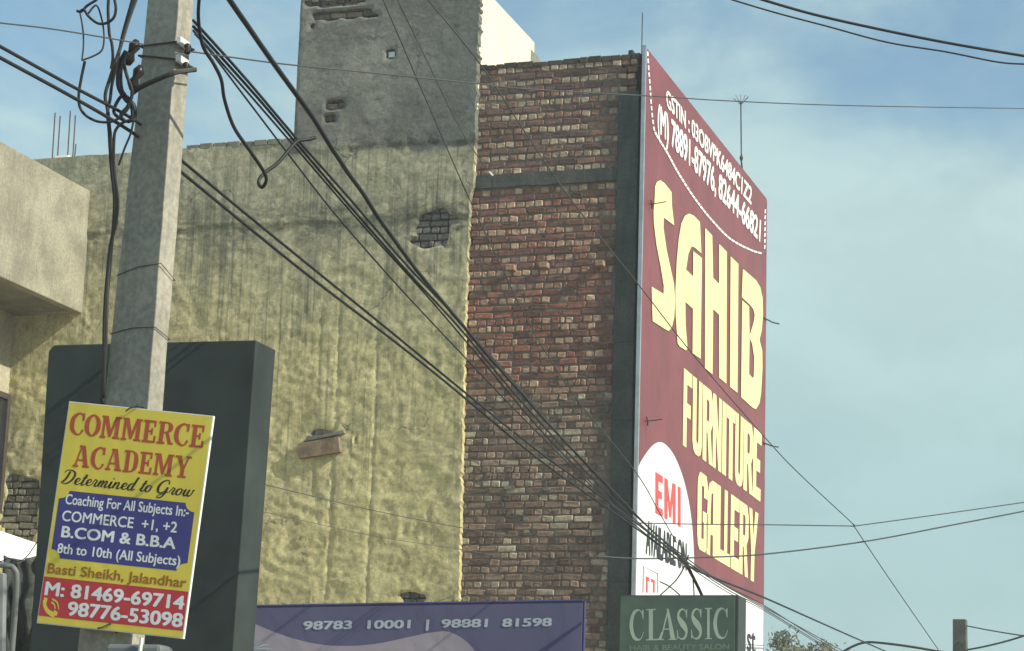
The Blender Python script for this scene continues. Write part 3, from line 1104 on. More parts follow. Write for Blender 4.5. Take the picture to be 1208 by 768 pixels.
# white cord line: dashes down the side, then a rope-like curve
path = smooth2(r6([(71, 62), (74, 110), (80, 190), (84, 250), (91, 315), (100, 348), (140, 415), (180, 488), (240, 580), (300, 655), (360, 715), (430, 753), (476, 767)]), 40)
rib = []
acc, on, seg = 0, True, []
for a, b in zip(path[:-1], path[1:]):
    seg.append(a)
    acc += math.dist(a, b)
    lim = (5.0 if on else 2.6) if a[1] < 155 else (4.2 if on else .45)
    if acc > lim:
        seg.append(b)
        if on and len(seg) > 1:
            rib.append(ribbon2(seg, 1.6 if a[1] < 155 else 2.1, sub=1))
        acc, on, seg = 0, not on, []
px_part('cord_line', rib, M['letwhite'], .006)
rib = []
for k in range(7):
    y0 = 247 + k * 7
    rib.append(ribbon2([(903.0 - k * .1, y0), (902.6 - k * .1, y0 + 4.5)], 1.5, sub=1))
px_part('cord_line', rib, M['letwhite'], .006)
# finance logo card at the foot, and the last letters of a word
lg = [ribbon2(r5([(34, 745), (36, 622), (103, 658), (103, 745)]), 1.0, sub=1)]
px_part('logo_card_outline', lg, M['greyprint'], .006)
px_part('logo_mark', [polyg(r5([(48, 668), (64, 676), (64, 692), (56, 690), (56, 745), (47, 745)])), polyg(r5([(72, 680), (89, 688), (88, 745), (80, 745), (80, 698), (72, 696)]))], M['letred'], .006)
w = MB()
q = z1c([(1046, 292), (1112, 318), (1112, 520), (1046, 500)], 730, 695, 6.9)
put_text(w, 'st', px_map(*q, .006), 0, 1, 0, 1.0, .02, nrm=(1, 0, 0), step=.0005)
w.build('notice_lettering', M['letblack'], bd)
# lamp brackets on the edges of the board
for px, py, dx in ((772, 240, 12), (767, 496, 10)):
    a = onb(px - 6, py + 1)
    w = MB()
    w.tube([a, a + Vector((.10, .0, .008)), a + Vector((.2, .0, .02))], .006, 5)
    w.tube([a + Vector((.02, 0, .05)), a + Vector((.03, 0, 0)), a + Vector((.03, 0, -.05))], .011, 5)
    w.build('lamp_bracket', M['darksteel'], bd)
for px, py in ((901, 375), (900, 522)):
    a = onb(px, py)
    MB().tube([a, a + Vector((.06, .30, .0)), a + Vector((.12, .46, .01))], .010, 5).build('lamp_bracket', M['darksteel'], bd)

# antenna mast standing on the roof behind the board
q0, q1 = P(876.5, 205, 0, XB - .9), P(874, 120, 0, XB - .9)
am = thing('antenna_mast', Vector((q0.x, q0.y, ZT)), 'thin lattice antenna mast rising above the sloping top edge of the billboard', 'antenna')
base_ = Vector((q0.x, q0.y, ZT - .06))
MB().tube([base_, q1], .011, 5).build('mast', M['darksteel'], am)
w = MB()
k = base_.lerp(q1, .62)
w.tube([base_ + Vector((.14, .1, 0)), k], .006, 4)
w.tube([base_ + Vector((-.1, .1, 0)), k], .006, 4)
w.build('stay', M['darksteel'], am)
w = MB()
w.tube([k - Vector((0, 0, .06)), k, k + Vector((0, 0, .06))], [.01, .032, .01], 6)
w.build('clamp', M['darksteel'], am)
w = MB()
for i in range(9):
    a = 2 * math.pi * i / 9
    w.tube([q1 - Vector((0, 0, .05)), q1 + Vector((math.cos(a) * .12, math.sin(a) * .12, .03 + .06 * rnd.random()))], .004, 4)
w.build('antenna_head', M['wirepale'], am)

# ================================================================== UTILITY POLE
PD = 9.0
pole_c = D(165, 300, PD)
YP = pole_c.y
up_ = thing('utility_pole', Vector((P(140, 600, 1, YP).x, YP + .1, .13)), 'tapered concrete electricity pole with tangled cables and a yellow sign tied on', 'utility pole')


PR = math.radians(11.0)


def pole_ring(y, xl, xe, xr):
    e = P(xe, y, 1, YP)
    d = ray(xl, y)           # left edge: on the front plane, turned PR about the vertical
    n_ = Vector((-math.sin(PR), -math.cos(PR), 0))
    a = EYE + d * ((e - EYE).dot(n_) / d.dot(n_))
    d = ray(xr, y)
    n2 = Vector((math.cos(PR), -math.sin(PR), 0))
    b = EYE + d * ((e - EYE).dot(n2) / d.dot(n2))
    side = Vector((math.sin(PR), math.cos(PR), 0))
    b = e + side * min(max((b - e).dot(side), .09), .24)
    return a, e, b, a + (b - e)


ra = pole_ring(-60, 181, 215.5, 233.5)
rb = pole_ring(440, 126.5, 178, 193)
w = MB()
lo, hi = [], []
for p0, p1 in zip(rb, ra):
    d = (p1 - p0)
    k0, k1 = (.0 - p0.z) / d.z, (8.0 - p0.z) / d.z
    lo.append(p0 + d * k0)
    hi.append(p0 + d * min(k1, 1.9))
rows = 60
V, Fc = [], []
for i in range(rows + 1):
    for a, b in zip(lo, hi):
        p = a.lerp(b, i / rows)
        V.append(p + Vector((.004 * noise.noise(p * 6), .003 * noise.noise(p * 5 + Vector((3, 1, 1))), 0)))
for i in range(rows):
    for k in range(4):
        Fc.append((i * 4 + k, i * 4 + (k + 1) % 4, (i + 1) * 4 + (k + 1) % 4, (i + 1) * 4 + k))
Fc += [(3, 2, 1, 0), tuple(rows * 4 + k for k in range(4))]
w.add(V, Fc)
w.build('shaft', M['pole'], up_, bevel=.004)


def pole_pts(y, xl, xe, xr, off=.008):
    a, e, b, c = pole_ring(y, xl, xe, xr)
    return [a + Vector((-off, -off, 0)), e + Vector((off, -off, 0)), b + Vector((off, off, 0)), c + Vector((-off, off, 0))]


for (ya_, yb_, xs3) in ((55, 50, (168, 209.5, 226)), (66, 71, (166.5, 208, 225))):
    a, e, b, c = pole_pts(ya_, *xs3)
    a2, e2, b2, c2 = pole_pts(yb_, *xs3)
    w = MB()
    for dz in (0,):
        v = Vector((0, 0, dz))
        w.tube([a + v, e2 + v, b2 + v, c + v, a + v], .0042, 5)
    w.build('clamp_band', M['darksteel'], up_)
    q = e2
    MB().box(q.x - .002, q.x + .016, q.y - .012, q.y + .07, q.z - .012, q.z + .018).build('bolt_plate', M['plate'], up_, bevel=.003)
for px, py in ((221, 58), (219, 80)):
    q = D(px, py, PD + .1)
    w = MB()
    w.tube([q + Vector((0, 0, -.022)), q + Vector((0, 0, -.012)), q, q + Vector((0, 0, .012)), q + Vector((0, 0, .022))], [.008, .015, .009, .016, .008], 10)
    w.build('insulator', M['porcelain'], up_, smooth=True)
for px, py, dd in ((155, 62, .0), (160, 92, .05)):
    q = D(px, py, PD + dd)
    w = MB()
    L_ = .05
    w.tube([q + Vector((.02, 0, L_)), q + Vector((.012, 0, L_ * .5)), q, q + Vector((-.01, 0, -L_ * .5)), q + Vector((-.012, 0, -L_))], [.010, .024, .014, .025, .011], 10)
    w.build('insulator', M['porcelain'], up_, smooth=True)
w = MB()
w.tube(crom([D(156, 110, PD - .03), D(164, 104, PD - .06), D(180, 96, PD - .085), D(205, 86, PD - .10), D(219, 83.5, PD - .05), D(231, 82, PD - .02)], 5), .010, 7)
w.build('arm_rod', M['cablegrey'], up_)
for (y0, y1, y2, xs3) in ((322, 311, 324, (140.5, 189, 204)), (391, 386, 394, (132.5, 182.5, 197.5))):
    a, e, b, c = pole_pts((y0 + y1) / 2, *xs3, .004)
    a = Vector((a.x, a.y, P(140, y0, 1, YP).z))
    e = Vector((e.x, e.y, P(188, y1, 1, YP).z))
    b = Vector((b.x, b.y, P(203, y2, 1, YP).z))
    MB().tube([a, a.lerp(e, .25) + Vector((0, -.002, .006)), a.lerp(e, .5) + Vector((0, -.002, .010)), a.lerp(e, .8) + Vector((0, -.002, .004)), e, b, c, a], .0019, 5).build('tie_wire', M['cablegrey'], up_)
# meter box and conduit low on the shaft, below the sign
q = P(150, 775, 1, YP - .09)
MB().box(q.x - .08, q.x + .15, YP - .12, YP - .01, q.z - .32, q.z + .045).build('junction_box', M['greymetal'], up_, bevel=.015)
q = P(165, 770, 1, YP - .13)
MB().tube([q + Vector((0, 0, -1.2)), q, q + Vector((.004, 0, .055))], .008, 6).build('conduit', M['plate'], up_)

# ================================================================== COMMERCE ACADEMY SIGN
YS = YP - .05
sg = thing('tied_sign', P(130, 745, 1, YS), 'yellow coaching academy sign tied crooked to the concrete pole', 'sign')
TL, TR, BR, BL = [P(px, py, 1, YS) for px, py in ((81.4, 473.2), (251.6, 490.5), (215.8, 753.6), (42.9, 735))]


def sgm(u, v, off=0.0):
    a = TL.lerp(TR, u)
    b = BL.lerp(BR, u)
    p = a.lerp(b, v)
    return Vector((p.x, YS - off, p.z))


w = MB()
w.prism([sgm(0, 0, -.002), sgm(1, 0, -.002), sgm(1, 1, -.002), sgm(0, 1, -.002)], (0, .013, 0))
w.build('backing_frame', M['letwhite'], sg)
w = MB()
w.add([sgm(.006, .004), sgm(.994, .004), sgm(.994, .996), sgm(.006, .996)], [(0, 3, 2, 1)])
w.build('yellow_face', M['sgyellow'], sg)


def sgpart(name, polys, mat, off):
    m_ = MB()
    ly = Layers(.0001)
    for vs_, fs in polys:
        d_ = ly.next()
        m_.add([sgm(u, v, off + d_) for u, v in vs_], fs)
    return m_.build(name, mat, sg)


# scooped indigo panel
pu0, pu1, pv0, pv1, ru, rv = .03, .962, .402, .706, .066, .038
pan = []
for cx, cy, a0 in ((pu0, pv0, 90), (pu1, pv0, 180), (pu1, pv1, 270), (pu0, pv1, 0)):
    arc = [(cx + ru * math.cos(math.radians(a0 - k * 15)), cy + rv * math.sin(math.radians(a0 - k * 15))) for k in range(7)]
    pan.append(arc)
order = []
order += list(pan[0])                 # left-top scoop: from below corner to right of corner
order += [q for q in pan[1]]
order += [q for q in pan[2]]
order += [q for q in pan[3]]
sgpart('indigo_panel', [polyg(order)], M['sgblue'], .0003)
sgpart('red_band', [polyg([(.006, .792), (.994, .792), (.994, .966), (.006, .966)])], M['sgred'], .0003)


def slab_word(txt, u0, u1, vb, vt, gap=.06):
    gl = [slab(c) for c in txt]
    W = sum(g_[0] for g_ in gl) + gap * (len(gl) - 1)
    out, x = [], 0
    for wd, st in gl:
        for vs_, fs in st:
            out.append(([(u0 + (x + a) / W * (u1 - u0), vb + b * (vt - vb)) for a, b in vs_], fs))
        x += wd + gap
    return out


sgpart('heading_lettering', slab_word('COMMERCE', .035, .962, .150, .048) + slab_word('ACADEMY', .092, .897, .293, .193), M['sgorange'], .0003)

# brush script, drawn as strokes; each: advance, list of (points, widths); x-height .5, caps 1
T_, K_ = .115, .05
SCR = {
    'D': (.80, [([(.12, .12), (.26, .40), (.34, .92)], [T_, T_, T_]), ([(.02, .80), (.14, .98), (.42, 1.0), (.68, .80), (.66, .36), (.42, .05), (.16, .02), (.02, .14)], [K_, K_, .08, T_, T_, .09, K_, .07])]),
    'e': (.40, [([(.02, .10), (.22, .24), (.32, .38), (.24, .50), (.12, .40), (.09, .18), (.20, .02), (.42, .14)], [K_, K_, .06, .06, T_, T_, .07, K_])]),
    't': (.30, [([(.00, .12), (.16, .40), (.24, .82)], [K_, .06, T_]), ([(.22, .78), (.11, .16), (.18, .01), (.32, .14)], [T_, T_, .07, K_]), ([(.04, .55), (.34, .58)], .055)]),
    'r': (.36, [([(.00, .12), (.12, .46), (.17, .52)], [K_, .06, T_]), ([(.17, .50), (.27, .42), (.20, .14), (.26, .01), (.40, .14)], [.06, .08, T_, .07, K_])]),
    'm': (.66, [([(.02, .14), (.12, .50), (.06, .02)], [K_, .08, T_]), ([(.08, .14), (.24, .48), (.30, .42), (.25, .02)], [K_, .06, .09, T_]), ([(.27, .14), (.44, .48), (.52, .40), (.47, .10), (.54, .01), (.68, .14)], [K_, .06, .09, T_, .07, K_])]),
    'n': (.50, [([(.02, .14), (.12, .50), (.06, .02)], [K_, .08, T_]), ([(.08, .14), (.26, .48), (.34, .40), (.30, .10), (.36, .01), (.52, .14)], [K_, .06, .09, T_, .07, K_])]),
    'i': (.26, [([(.02, .14), (.14, .50), (.09, .12), (.15, .01), (.28, .14)], [K_, .09, T_, .07, K_]), ([(.16, .68), (.21, .74)], .10)]),
    'd': (.48, [([(.34, .46), (.20, .50), (.08, .34), (.06, .12), (.16, .01), (.30, .16)], [.06, .06, T_, T_, .07, K_]), ([(.46, 1.0), (.36, .50), (.30, .12), (.36, .01), (.50, .14)], [T_, T_, T_, .07, K_])]),
    'o': (.44, [([(.22, .50), (.08, .36), (.07, .12), (.18, .01), (.32, .14), (.34, .38)], [.06, T_, T_, .06, .09, .08], True), ([(.32, .44), (.46, .40)], K_)]),
    'G': (.78, [([(.60, .72), (.56, .94), (.38, 1.0), (.14, .78), (.05, .42), (.14, .10), (.34, .06), (.52, .26), (.60, .50)], [.07, .06, .07, T_, T_ + .02, T_, .07, .06, .07]), ([(.60, .50), (.56, .10), (.42, -.26), (.20, -.30), (.22, -.14), (.50, .04), (.72, .16)], [T_, T_, .08, .06, K_, K_, K_])]),
    'w': (.66, [([(.02, .14), (.12, .50), (.08, .14), (.18, .01), (.30, .20), (.34, .50)], [K_, .08, T_, .08, .06, .09]), ([(.34, .50), (.29, .14), (.40, .01), (.54, .20), (.56, .48), (.64, .44)], [.09, T_, .08, .06, .07, K_])]),
    ' ': (.28, []),
}
sl, polys, x = .22, [], 0
for chh in 'Determined to Grow':
    adv, st = SCR[chh]
    for s3 in st:
        vs_, fs = ribbon2([(a + x + b * sl, b) for a, b in s3[0]], [q * 1.15 for q in s3[1]] if isinstance(s3[1], list) else s3[1], sub=4, closed=len(s3) > 2)
        polys.append((vs_, fs))
    x += adv
wid = x + .1
sgpart('script_lettering', [([(.022 + a / wid * .925, .372 - b * .062) for a, b in vs_], fs) for vs_, fs in polys], M['sgdark'], .0003)
w = MB()
sgt = lambda u, v: sgm(u, v, .0006)
put_text(w, 'Coaching For All Subjects In:-', sgt, .078, .925, .462, .418, .022)
w.build('course_lettering', M['letwhite'], sg)
w = MB()
put_text(w, 'COMMERCE  +1, +2', sgt, .072, .86, .538, .492, .02)
w.build('course_lettering', M['letwhite'], sg)
w = MB()
put_text(w, 'B.COM & B.B.A', sgt, .085, .865, .610, .562, .032)
w.build('course_lettering', M['letwhite'], sg)
w = MB()
put_text(w, '8th to 10th (All Subjects)', sgt, .072, .912, .682, .640, .022)
w.build('course_lettering', M['letwhite'], sg)
w = MB()
put_text(w, 'Basti Sheikh, Jalandhar', sgt, .026, .972, .775, .732, .018)
w.build('address_lettering', M['sgbrown'], sg)
w = MB()
put_text(w, 'M: 81469-69714', sgt, .03, .975, .872, .815, .034)
w.build('phone_lettering', M['letwhite'], sg)
w = MB()
put_text(w, '98776-53098', sgt, .205, .98, .95, .892, .034)
w.build('phone_lettering', M['letwhite'], sg)
hand = [ribbon2([(.035, .895), (.040, .918), (.062, .940), (.092, .952), (.118, .955)], [.026, .022, .020, .022, .026], sub=4),
        ribbon2([(.028, .892), (.052, .897)], .020, sub=1), ribbon2([(.108, .944), (.134, .952)], .020, sub=1),
        ribbon2([(.082, .902), (.104, .910), (.116, .930)], .008, sub=4), ribbon2([(.084, .888), (.122, .900), (.140, .930)], .008, sub=4)]
sgpart('phone_symbol', hand, M['sgyellow'], .0006)
for u, v, d_ in ((.44, .010, 1), (.46, .985, -1)):
    p = sgm(u, v, .006)
    w = MB()
    w.tube([p + Vector((-.02, 0, -.006)), p + Vector((0, -.006, .004 * d_)), p + Vector((.03, 0, .012)), Vector((p.x + .02, YS + .07, p.z + .02 * d_))], .003, 5)
    w.build('tie_wire', M['darksteel'], sg)

# ================================================================== BLACK BOX SIGN BEHIND THE POLE
c_rt = D(302, 401, 11.0)
YBX = c_rt.y
bx = thing('box_sign', Vector((P(180, 500, 1, YBX).x, YBX + .1, .13)), 'large black blank box sign standing behind the concrete pole', 'sign')
tl, tr = P(57.5, 407, 1, YBX), P(302, 401, 1, YBX)
bl, br = P(35, 768, 1, YBX), P(275, 768, 1, YBX)
ext = 1.25
bl, br = tl + (bl - tl) * ext, tr + (br - tr) * ext
bk = P(325, 414, 0, tr.x)
dep = bk.y - YBX
w = MB()
w.prism([bl, br, tr, tl + Vector((.03, 0, 0)), tl + Vector((0, 0, -.03))], (0, dep, 0))
w.build('cabinet', M['black'], bx, bevel=.006)
for k in (.15, .85):
    p = bl.lerp(br, k)
    MB().tube([Vector((p.x, YBX + dep * .5, .1)), Vector((p.x, YBX + dep * .5, p.z + .02))], .04, 10).build('post', M['darksteel'], bx)

# ================================================================== PURPLE BANNER
cb = D(687, 711, 16.0)
YN = cb.y
bn = thing('shop_banner', Vector((cb.x - 1.6, YN + .05, 0)), 'long slate-blue shop banner with a lilac wave and phone numbers', 'banner')
tr, tl = P(687, 711, 1, YN), P(260, 718, 1, YN)
HB = 1.15


def bnm(px, py, off=0.0):
    return P(px, py, 1, YN - off)


w = MB()
w.prism([tl + Vector((0, 0, -HB)), tr + Vector((0, 0, -HB)), tr, tl], (0, .04, 0))
w.build('panel', M['bnblue'], bn)
w = MB()
w.tube([tl + Vector((0, .02, .012)), tr + Vector((0, .02, .012))], .014, 6)
w.tube([tr + Vector((.010, .02, .012)), tr + Vector((.010, .02, -HB))], .013, 6)
w.build('edge_tube', M['bndark'], bn)


def bn_part(name, l, mat, off):
    m_ = MB()
    p3 = [bnm(*q, off) for q in l]
    m_.add(p3, [tuple(f) for f in tessellate_polygon([p3])])
    return m_.build(name, mat, bn)


wave = smooth2([(262, 722), (285, 730), (303, 737), (330, 748), (365, 758), (400, 762), (440, 760), (480, 752), (510, 746), (530, 745.5), (548, 755), (562, 770), (580, 800)], 4)
bn_part('lilac_wave', wave + [(262, 800)], M['bnlilac'], .002)
bn_part('swoosh', [(632, 770), (686, 733), (686, 737), (642, 770)], M['bndark'], .002)
for k, (a_, L_) in enumerate(((150, 16), (172, 22), (200, 20))):
    pass
w = MB()


def bnt(tlp, trp, brp, blp):
    def f(u, v):
        a = (tlp[0] + (trp[0] - tlp[0]) * u, tlp[1] + (trp[1] - tlp[1]) * u)
        b = (blp[0] + (brp[0] - blp[0]) * u, blp[1] + (brp[1] - blp[1]) * u)
        return bnm(b[0] + (a[0] - b[0]) * v, b[1] + (a[1] - b[1]) * v, .003)
    return f


f_ = bnt((359, 733.2), (651, 729.2), (650, 738.4), (358, 742.6))
put_text(w, '98783  10001  |  98881  81598', f_, 0, 1, 0, 1, .035)
w.build('phone_lettering', M['bnlet'], bn)
w = MB()
for a, b in (((300, 765), (318, 760)), ((300, 766), (322, 766)), ((300, 764), (310, 757))):
    vs_, fs = ribbon2([a, ((a[0] + b[0]) / 2, (a[1] + b[1]) / 2 - 1), b], [1.2, 1.6, .6], 3)
    w.add([bnm(x_, y_, .004) for x_, y_ in vs_], fs)
w.build('leaf_motif', M['bnlet'], bn)
for k in (.08, .92):
    p = tl.lerp(tr, k)
    MB().tube([Vector((p.x, YN + .08, 0)), Vector((p.x, YN + .08, p.z - .1))], .035, 8).build('post', M['darksteel'], bn)

# ================================================================== CLASSIC SIGN
cc = D(735, 703, 20.0)
YC = cc.y
cs = thing('salon_sign', Vector((cc.x + .5, YC + .1, 0)), 'dark green hair and beauty salon sign projecting before the brick corner', 'sign')
tl, tr = P(731, 702, 1, YC), P(871.5, 699.5, 1, YC)
zt = tl.z
bk = P(880.5, 702, 0, tr.x)
dpt = min(.8, bk.y - YC)
w = MB()
w.box(tl.x, tr.x, YC, YC + dpt, zt - 1.15, zt)
w.build('cabinet', M['clside'], cs, bevel=.008)
w = MB()
w.box(tl.x + .012, tr.x - .03, YC - .012, YC - .002, zt - 1.13, zt - .012)
w.build('face_panel', M['clgreen'], cs)


def csm(px, py, off):
    return P(px, py, 1, YC - off)


def serif(ch):
    G = {
        'C': [ribbon2([(.92, .72), (.84, .88), (.62, .975), (.30, .86), (.14, .50), (.30, .14), (.62, .025), (.84, .10), (.96, .28)], [.02, .04, .05, .16, .24, .17, .06, .04, .03]), polyg([(.90, .98), (.97, .98), (.95, .66), (.90, .70), (.82, .90)])],
        'L': [rect(.22, .46, .02, .98), rect(.06, .62, .965, 1), rect(.06, 1, 0, .035), polyg([(.98, .03), (1.0, .26), (.96, .26), (.80, .05), (.46, .04), (.46, .03)])],
        'A': [polyg([(.12, .02), (.19, .02), (.53, .84), (.50, .98)]), polyg([(.46, 1), (.56, 1), (.92, .02), (.66, .02)]), rect(.02, .32, 0, .03), rect(.56, 1.0, 0, .03), rect(.27, .70, .33, .365)],
        'S': [ribbon2([(.80, .74), (.74, .90), (.50, .975), (.26, .88), (.20, .72), (.40, .56), (.66, .42), (.80, .26), (.70, .08), (.44, .025), (.20, .10), (.12, .28)], [.02, .04, .05, .12, .18, .25, .26, .19, .11, .05, .04, .03]), polyg([(.80, .97), (.86, .97), (.84, .68), (.80, .70), (.72, .90)]), polyg([(.10, .02), (.16, .04), (.22, .10), (.14, .32), (.10, .32)])],
        'I': [rect(.34, .66, .02, .98), rect(.08, .92, .965, 1), rect(.08, .92, 0, .035)],
    }
    return G[ch]


w = MB()
ly = Layers(.0002)
lx = z1c([(0, 0)], 730, 695, 6.9)
tops, bots = ((85, 165), (885, 150)), ((85, 420), (885, 404))
for ch, x0, x1 in (('C', 84, 206), ('L', 214, 352), ('A', 318, 474), ('S', 462, 572), ('S', 578, 688), ('I', 696, 762), ('C', 766, 890)):
    for vs_, fs in serif(ch):
        d_ = ly.next()
        q = []
        for u, v in vs_:
            xx = x0 + (x1 - x0) * u
            yt = tops[0][1] + (tops[1][1] - tops[0][1]) * (xx - 85) / 800
            yb = bots[0][1] + (bots[1][1] - bots[0][1]) * (xx - 85) / 800
            q.append(csm(730 + xx / 6.9, 695 + (yb + (yt - yb) * v) / 6.9, .0125 + d_))
        w.add(q, fs)
w.build('name_lettering', M['cllet'], cs)
w = MB()


def cst(u, v):
    x_ = 743 + 117 * u
    return csm(x_, 767.6 - 1.8 * u - 6.2 * v, .0125)


put_text(w, 'HAIR & BEAUTY SALON', cst, 0, 1, 0, 1, .012)
w.build('trade_lettering', M['cldim'], cs)
for k in (.12, .88):
    MB().tube([Vector((tl.x + (tr.x - tl.x) * k, YC + dpt * .5, .0)), Vector((tl.x + (tr.x - tl.x) * k, YC + dpt * .5, zt - 1.1))], .04, 8).build('post', M['darksteel'], cs)

# ================================================================== LEFT CORNER CLUTTER
aw = thing('awning', D(-10, 660, 14), 'small sunlit white awning sheet at the lower left edge of the view', 'awning')
A3 = [D(-60, 606, 13.4), D(0, 628, 14), D(41, 640, 14.4), D(41, 652, 14.25), D(30, 667, 13.9), D(0, 664, 13.5), D(-60, 655, 12.8)]
w = MB()
w.prism(A3, (0.02, .03, -.012))
w.build('sheet', M['awning'], aw)
pf = thing('pipe_frame', D(-20, 1150, 12.6), 'bent grey pipe rail beneath the white awning', 'pipe frame')
g0 = pf.location.copy()
w = MB()
w.tube(crom([D(-70, 660, 12.4), D(-20, 665, 12.5), D(8, 667, 12.6), D(17, 672, 12.6), D(19.5, 684, 12.6), D(17, 730, 12.6), D(13.5, 775, 12.6), D(9, 850, 12.6)], 6), .017, 10)
w.build('bent_pipe', M['greymetal'], pf, smooth=True)
p = D(9, 850, 12.6)
MB().tube([p, Vector((p.x, p.y, .0))], .017, 10).build('leg', M['greymetal'], pf, smooth=True)
w = MB()
w.tube(crom([D(-20, 664, 12.5), D(2, 662, 12.5), D(10, 659, 12.5), D(22, 662, 12.5), D(33, 655, 12.5), D(48, 634, 12.4), D(60, 628, 12.3)], 5), .003, 5)
w.build('tie_wire', M['cable'], pf)
pn = thing('metal_shutter_panel', D(-20, 900, 12.9), 'pale grey metal panel at the left edge under the pipe rail', 'panel')
w = MB()
w.prism([D(-60, 900, 12.9), D(1, 900, 12.9), D(4, 676, 12.9), D(-60, 668, 12.9)], (0, .04, 0))
w.build('panel', M['steel'], pn, bevel=.005)
tp = thing('tarpaulin', D(30, 900, 13.3), 'dark crumpled tarpaulin hanging behind the bent pipe and yellow sign', 'tarpaulin')
w = MB()
V, Fc = [], []
nu, nv = 26, 34
for i in range(nu + 1):
    for j in range(nv + 1):
        u, v = i / nu, j / nv
        px, py = 4 + u * 88 - v * 10, 655 + v * 260 + 10 * math.sin(u * 5) - 16 * u * (1 - v)
        q = D(px, py, 13.2)
        V.append(q + Vector((0, .10 * noise.noise(Vector((u * 7 + .4 * v, v * 4, 1))) + .05 * noise.noise(Vector((u * 17, v * 11, 5))), 0)))
for i in range(nu):
    for j in range(nv):
        a = i * (nv + 1) + j
        Fc.append((a, a + 1, a + nv + 2, a + nv + 1))
w.add(V, Fc)
ob = w.build('sheet', M['tarp'], tp, smooth=True)
sm = ob.modifiers.new('thickness', 'SOLIDIFY')
sm.thickness = .008

# ================================================================== CABLES
CG = 'overhead cables and wires'


def hdepth(pts, d0, d1):
    L = [0]
    for a, b in zip(pts[:-1], pts[1:]):
        L.append(L[-1] + math.dist(a[:2], b[:2]))
    return [D(p[0], p[1], 1 / ((1 - l / L[-1]) / d0 + (l / L[-1]) / d1)) for p, l in zip(pts, L)]


def cable(label, pts, d0, d1, r, mat='cable', name='cable', n=6, sub=7, wob=0.0):
    c = crom(hdepth(pts, d0, d1), sub)
    if wob:
        c = [p + Vector((noise.noise(p * 3), noise.noise(p * 3 + Vector((9, 2, 1))), noise.noise(p * 3 + Vector((1, 7, 3))))) * wob for p in c]
    out_ = lambda q: q[0] < -3 or q[0] > 1211 or q[1] > 771 or (q[1] < -3 and abs(d0 - d1) > 1.5)
    if out_(pts[-1]):      # carry the span on beyond the view
        c.append(c[-1] + (c[-1] - c[-1 - 2 * sub]).normalized() * 14)
    if out_(pts[0]) and d0 > 7:
        c.insert(0, c[0] + (c[0] - c[2 * sub]).normalized() * 9)
    root = c[0].copy()
    m_ = MB().tube(c, r, n)
    me_ = m_.build(name, M[mat])
    me_.data.transform(Matrix.Translation(-root))
    me_.location = root
    me_.data.polygons.foreach_set('use_smooth', [True] * len(me_.data.polygons))
    return tag(me_, label, 'cable', CG)


z80 = lambda l: z1c(l, 80, 0, 4.8)
cable('thick weathered cable from the top edge crossing the grey tower to the main bundle', [(262, -14), (270.6, 0), (352, 115), (380, 156), (408, 200), (424, 223), (481, 305), (553.5, 393), (600, 447), (660, 514), (720, 576), (765, 622), (812, 664)], 5.6, 21.5, .0072, wob=.003)
cable('topmost strand of the tight black bundle leaving the right of the pole', [(228, 24), (290, 93), (352, 166), (414, 236), (481, 314), (545, 382), (620, 467), (690, 547), (757, 615), (812, 660), (859, 692), (901, 714), (971, 758), (1010, 780)], 9, 40, .0062)
cable('middle strand of the tight black bundle leaving the right of the pole', [(228, 31), (300, 111), (352, 172), (410, 240), (481, 321), (543, 388), (612, 470), (690, 555), (757, 620), (812, 664), (859, 696), (901, 718), (971, 761), (1010, 784)], 9.05, 40, .006)
cable('lowest strand of the tight black bundle leaving the right of the pole', [(228, 36), (300, 118), (352, 178), (430, 268), (500, 345), (560, 415), (640, 510), (720, 592), (762, 630), (812, 668), (859, 699), (901, 720), (971, 763), (1010, 786)], 9.1, 40, .0048)
cable('thin lone cable slanting below the black bundle across the yellow wall', [(230, 40), (249, 62), (300, 129), (354, 200), (399, 257), (471, 339), (547, 420), (610, 486), (680, 556), (740, 612), (800, 660)], 9, 20, .0042)
cable('upper of the parallel pair passing behind the pole and over the black box sign', [(-20, 44), (0, 54.7), (80, 99), (156, 140), (190, 168), (227, 200), (321.6, 278), (457, 388), (545, 460), (632, 530), (690, 572), (757, 622), (812, 666)], 8, 21, .0068)
cable('lower of the parallel pair passing behind the pole and over the black box sign', [(-20, 57), (0, 68), (90, 117), (154, 155), (190, 183), (220, 208), (355.5, 318.5), (467, 404), (537, 460), (628, 536), (690, 581), (757, 628), (812, 669)], 8, 21, .0072)
cable('faint upper strand running from the bundle to the right past the billboard foot', [(800, 655), (820, 672), (899, 704), (960, 731), (1021, 758), (1060, 775)], 21, 42, .012)
cable('thin frayed strand beside the bundle below the billboard corner', [(812, 664), (859, 693), (901, 716), (935, 735), (971, 755), (1020, 782)], 21.5, 42, .007, 'wirepale')
cable('slack line arching at the bottom right above the tree crown', [(985, 775), (1003, 764), (1020, 758), (1040, 758.5), (1075, 763), (1110, 769), (1150, 775)], 42, 42, .022)
cable('short black tail hanging from the bundle down behind the salon sign', [(800, 655), (808, 664), (815, 676), (827, 700), (832, 715)], 22, 22.6, .016)
cable('thin drop wire beside the black tail above the salon sign', [(808, 664), (816, 675), (818, 690), (819, 705)], 22, 22.6, .007)
cable('crossing drop wire that runs back from the bundle to the finance logo', [(812, 655), (807, 669), (797, 685), (779, 702)], 22, 23, .007, 'wirepale')
cable('small wire slanting from the logo card to the top of the salon sign', [(778, 686), (790, 692), (802, 702)], 23, 23, .007, 'wirepale')
cable('black slack cable hanging right of the pole and curling into a loop', [(236, -12), (234, 20), (239, 53), (252, 75), (261, 94), (265, 118), (276, 150), (295, 178), (311, 202), (314, 213), (309, 221), (305, 214), (312, 204), (328, 192), (345, 172), (352, 166), (364, 164.5), (372, 162)], 8.8, 9.6, .0075)
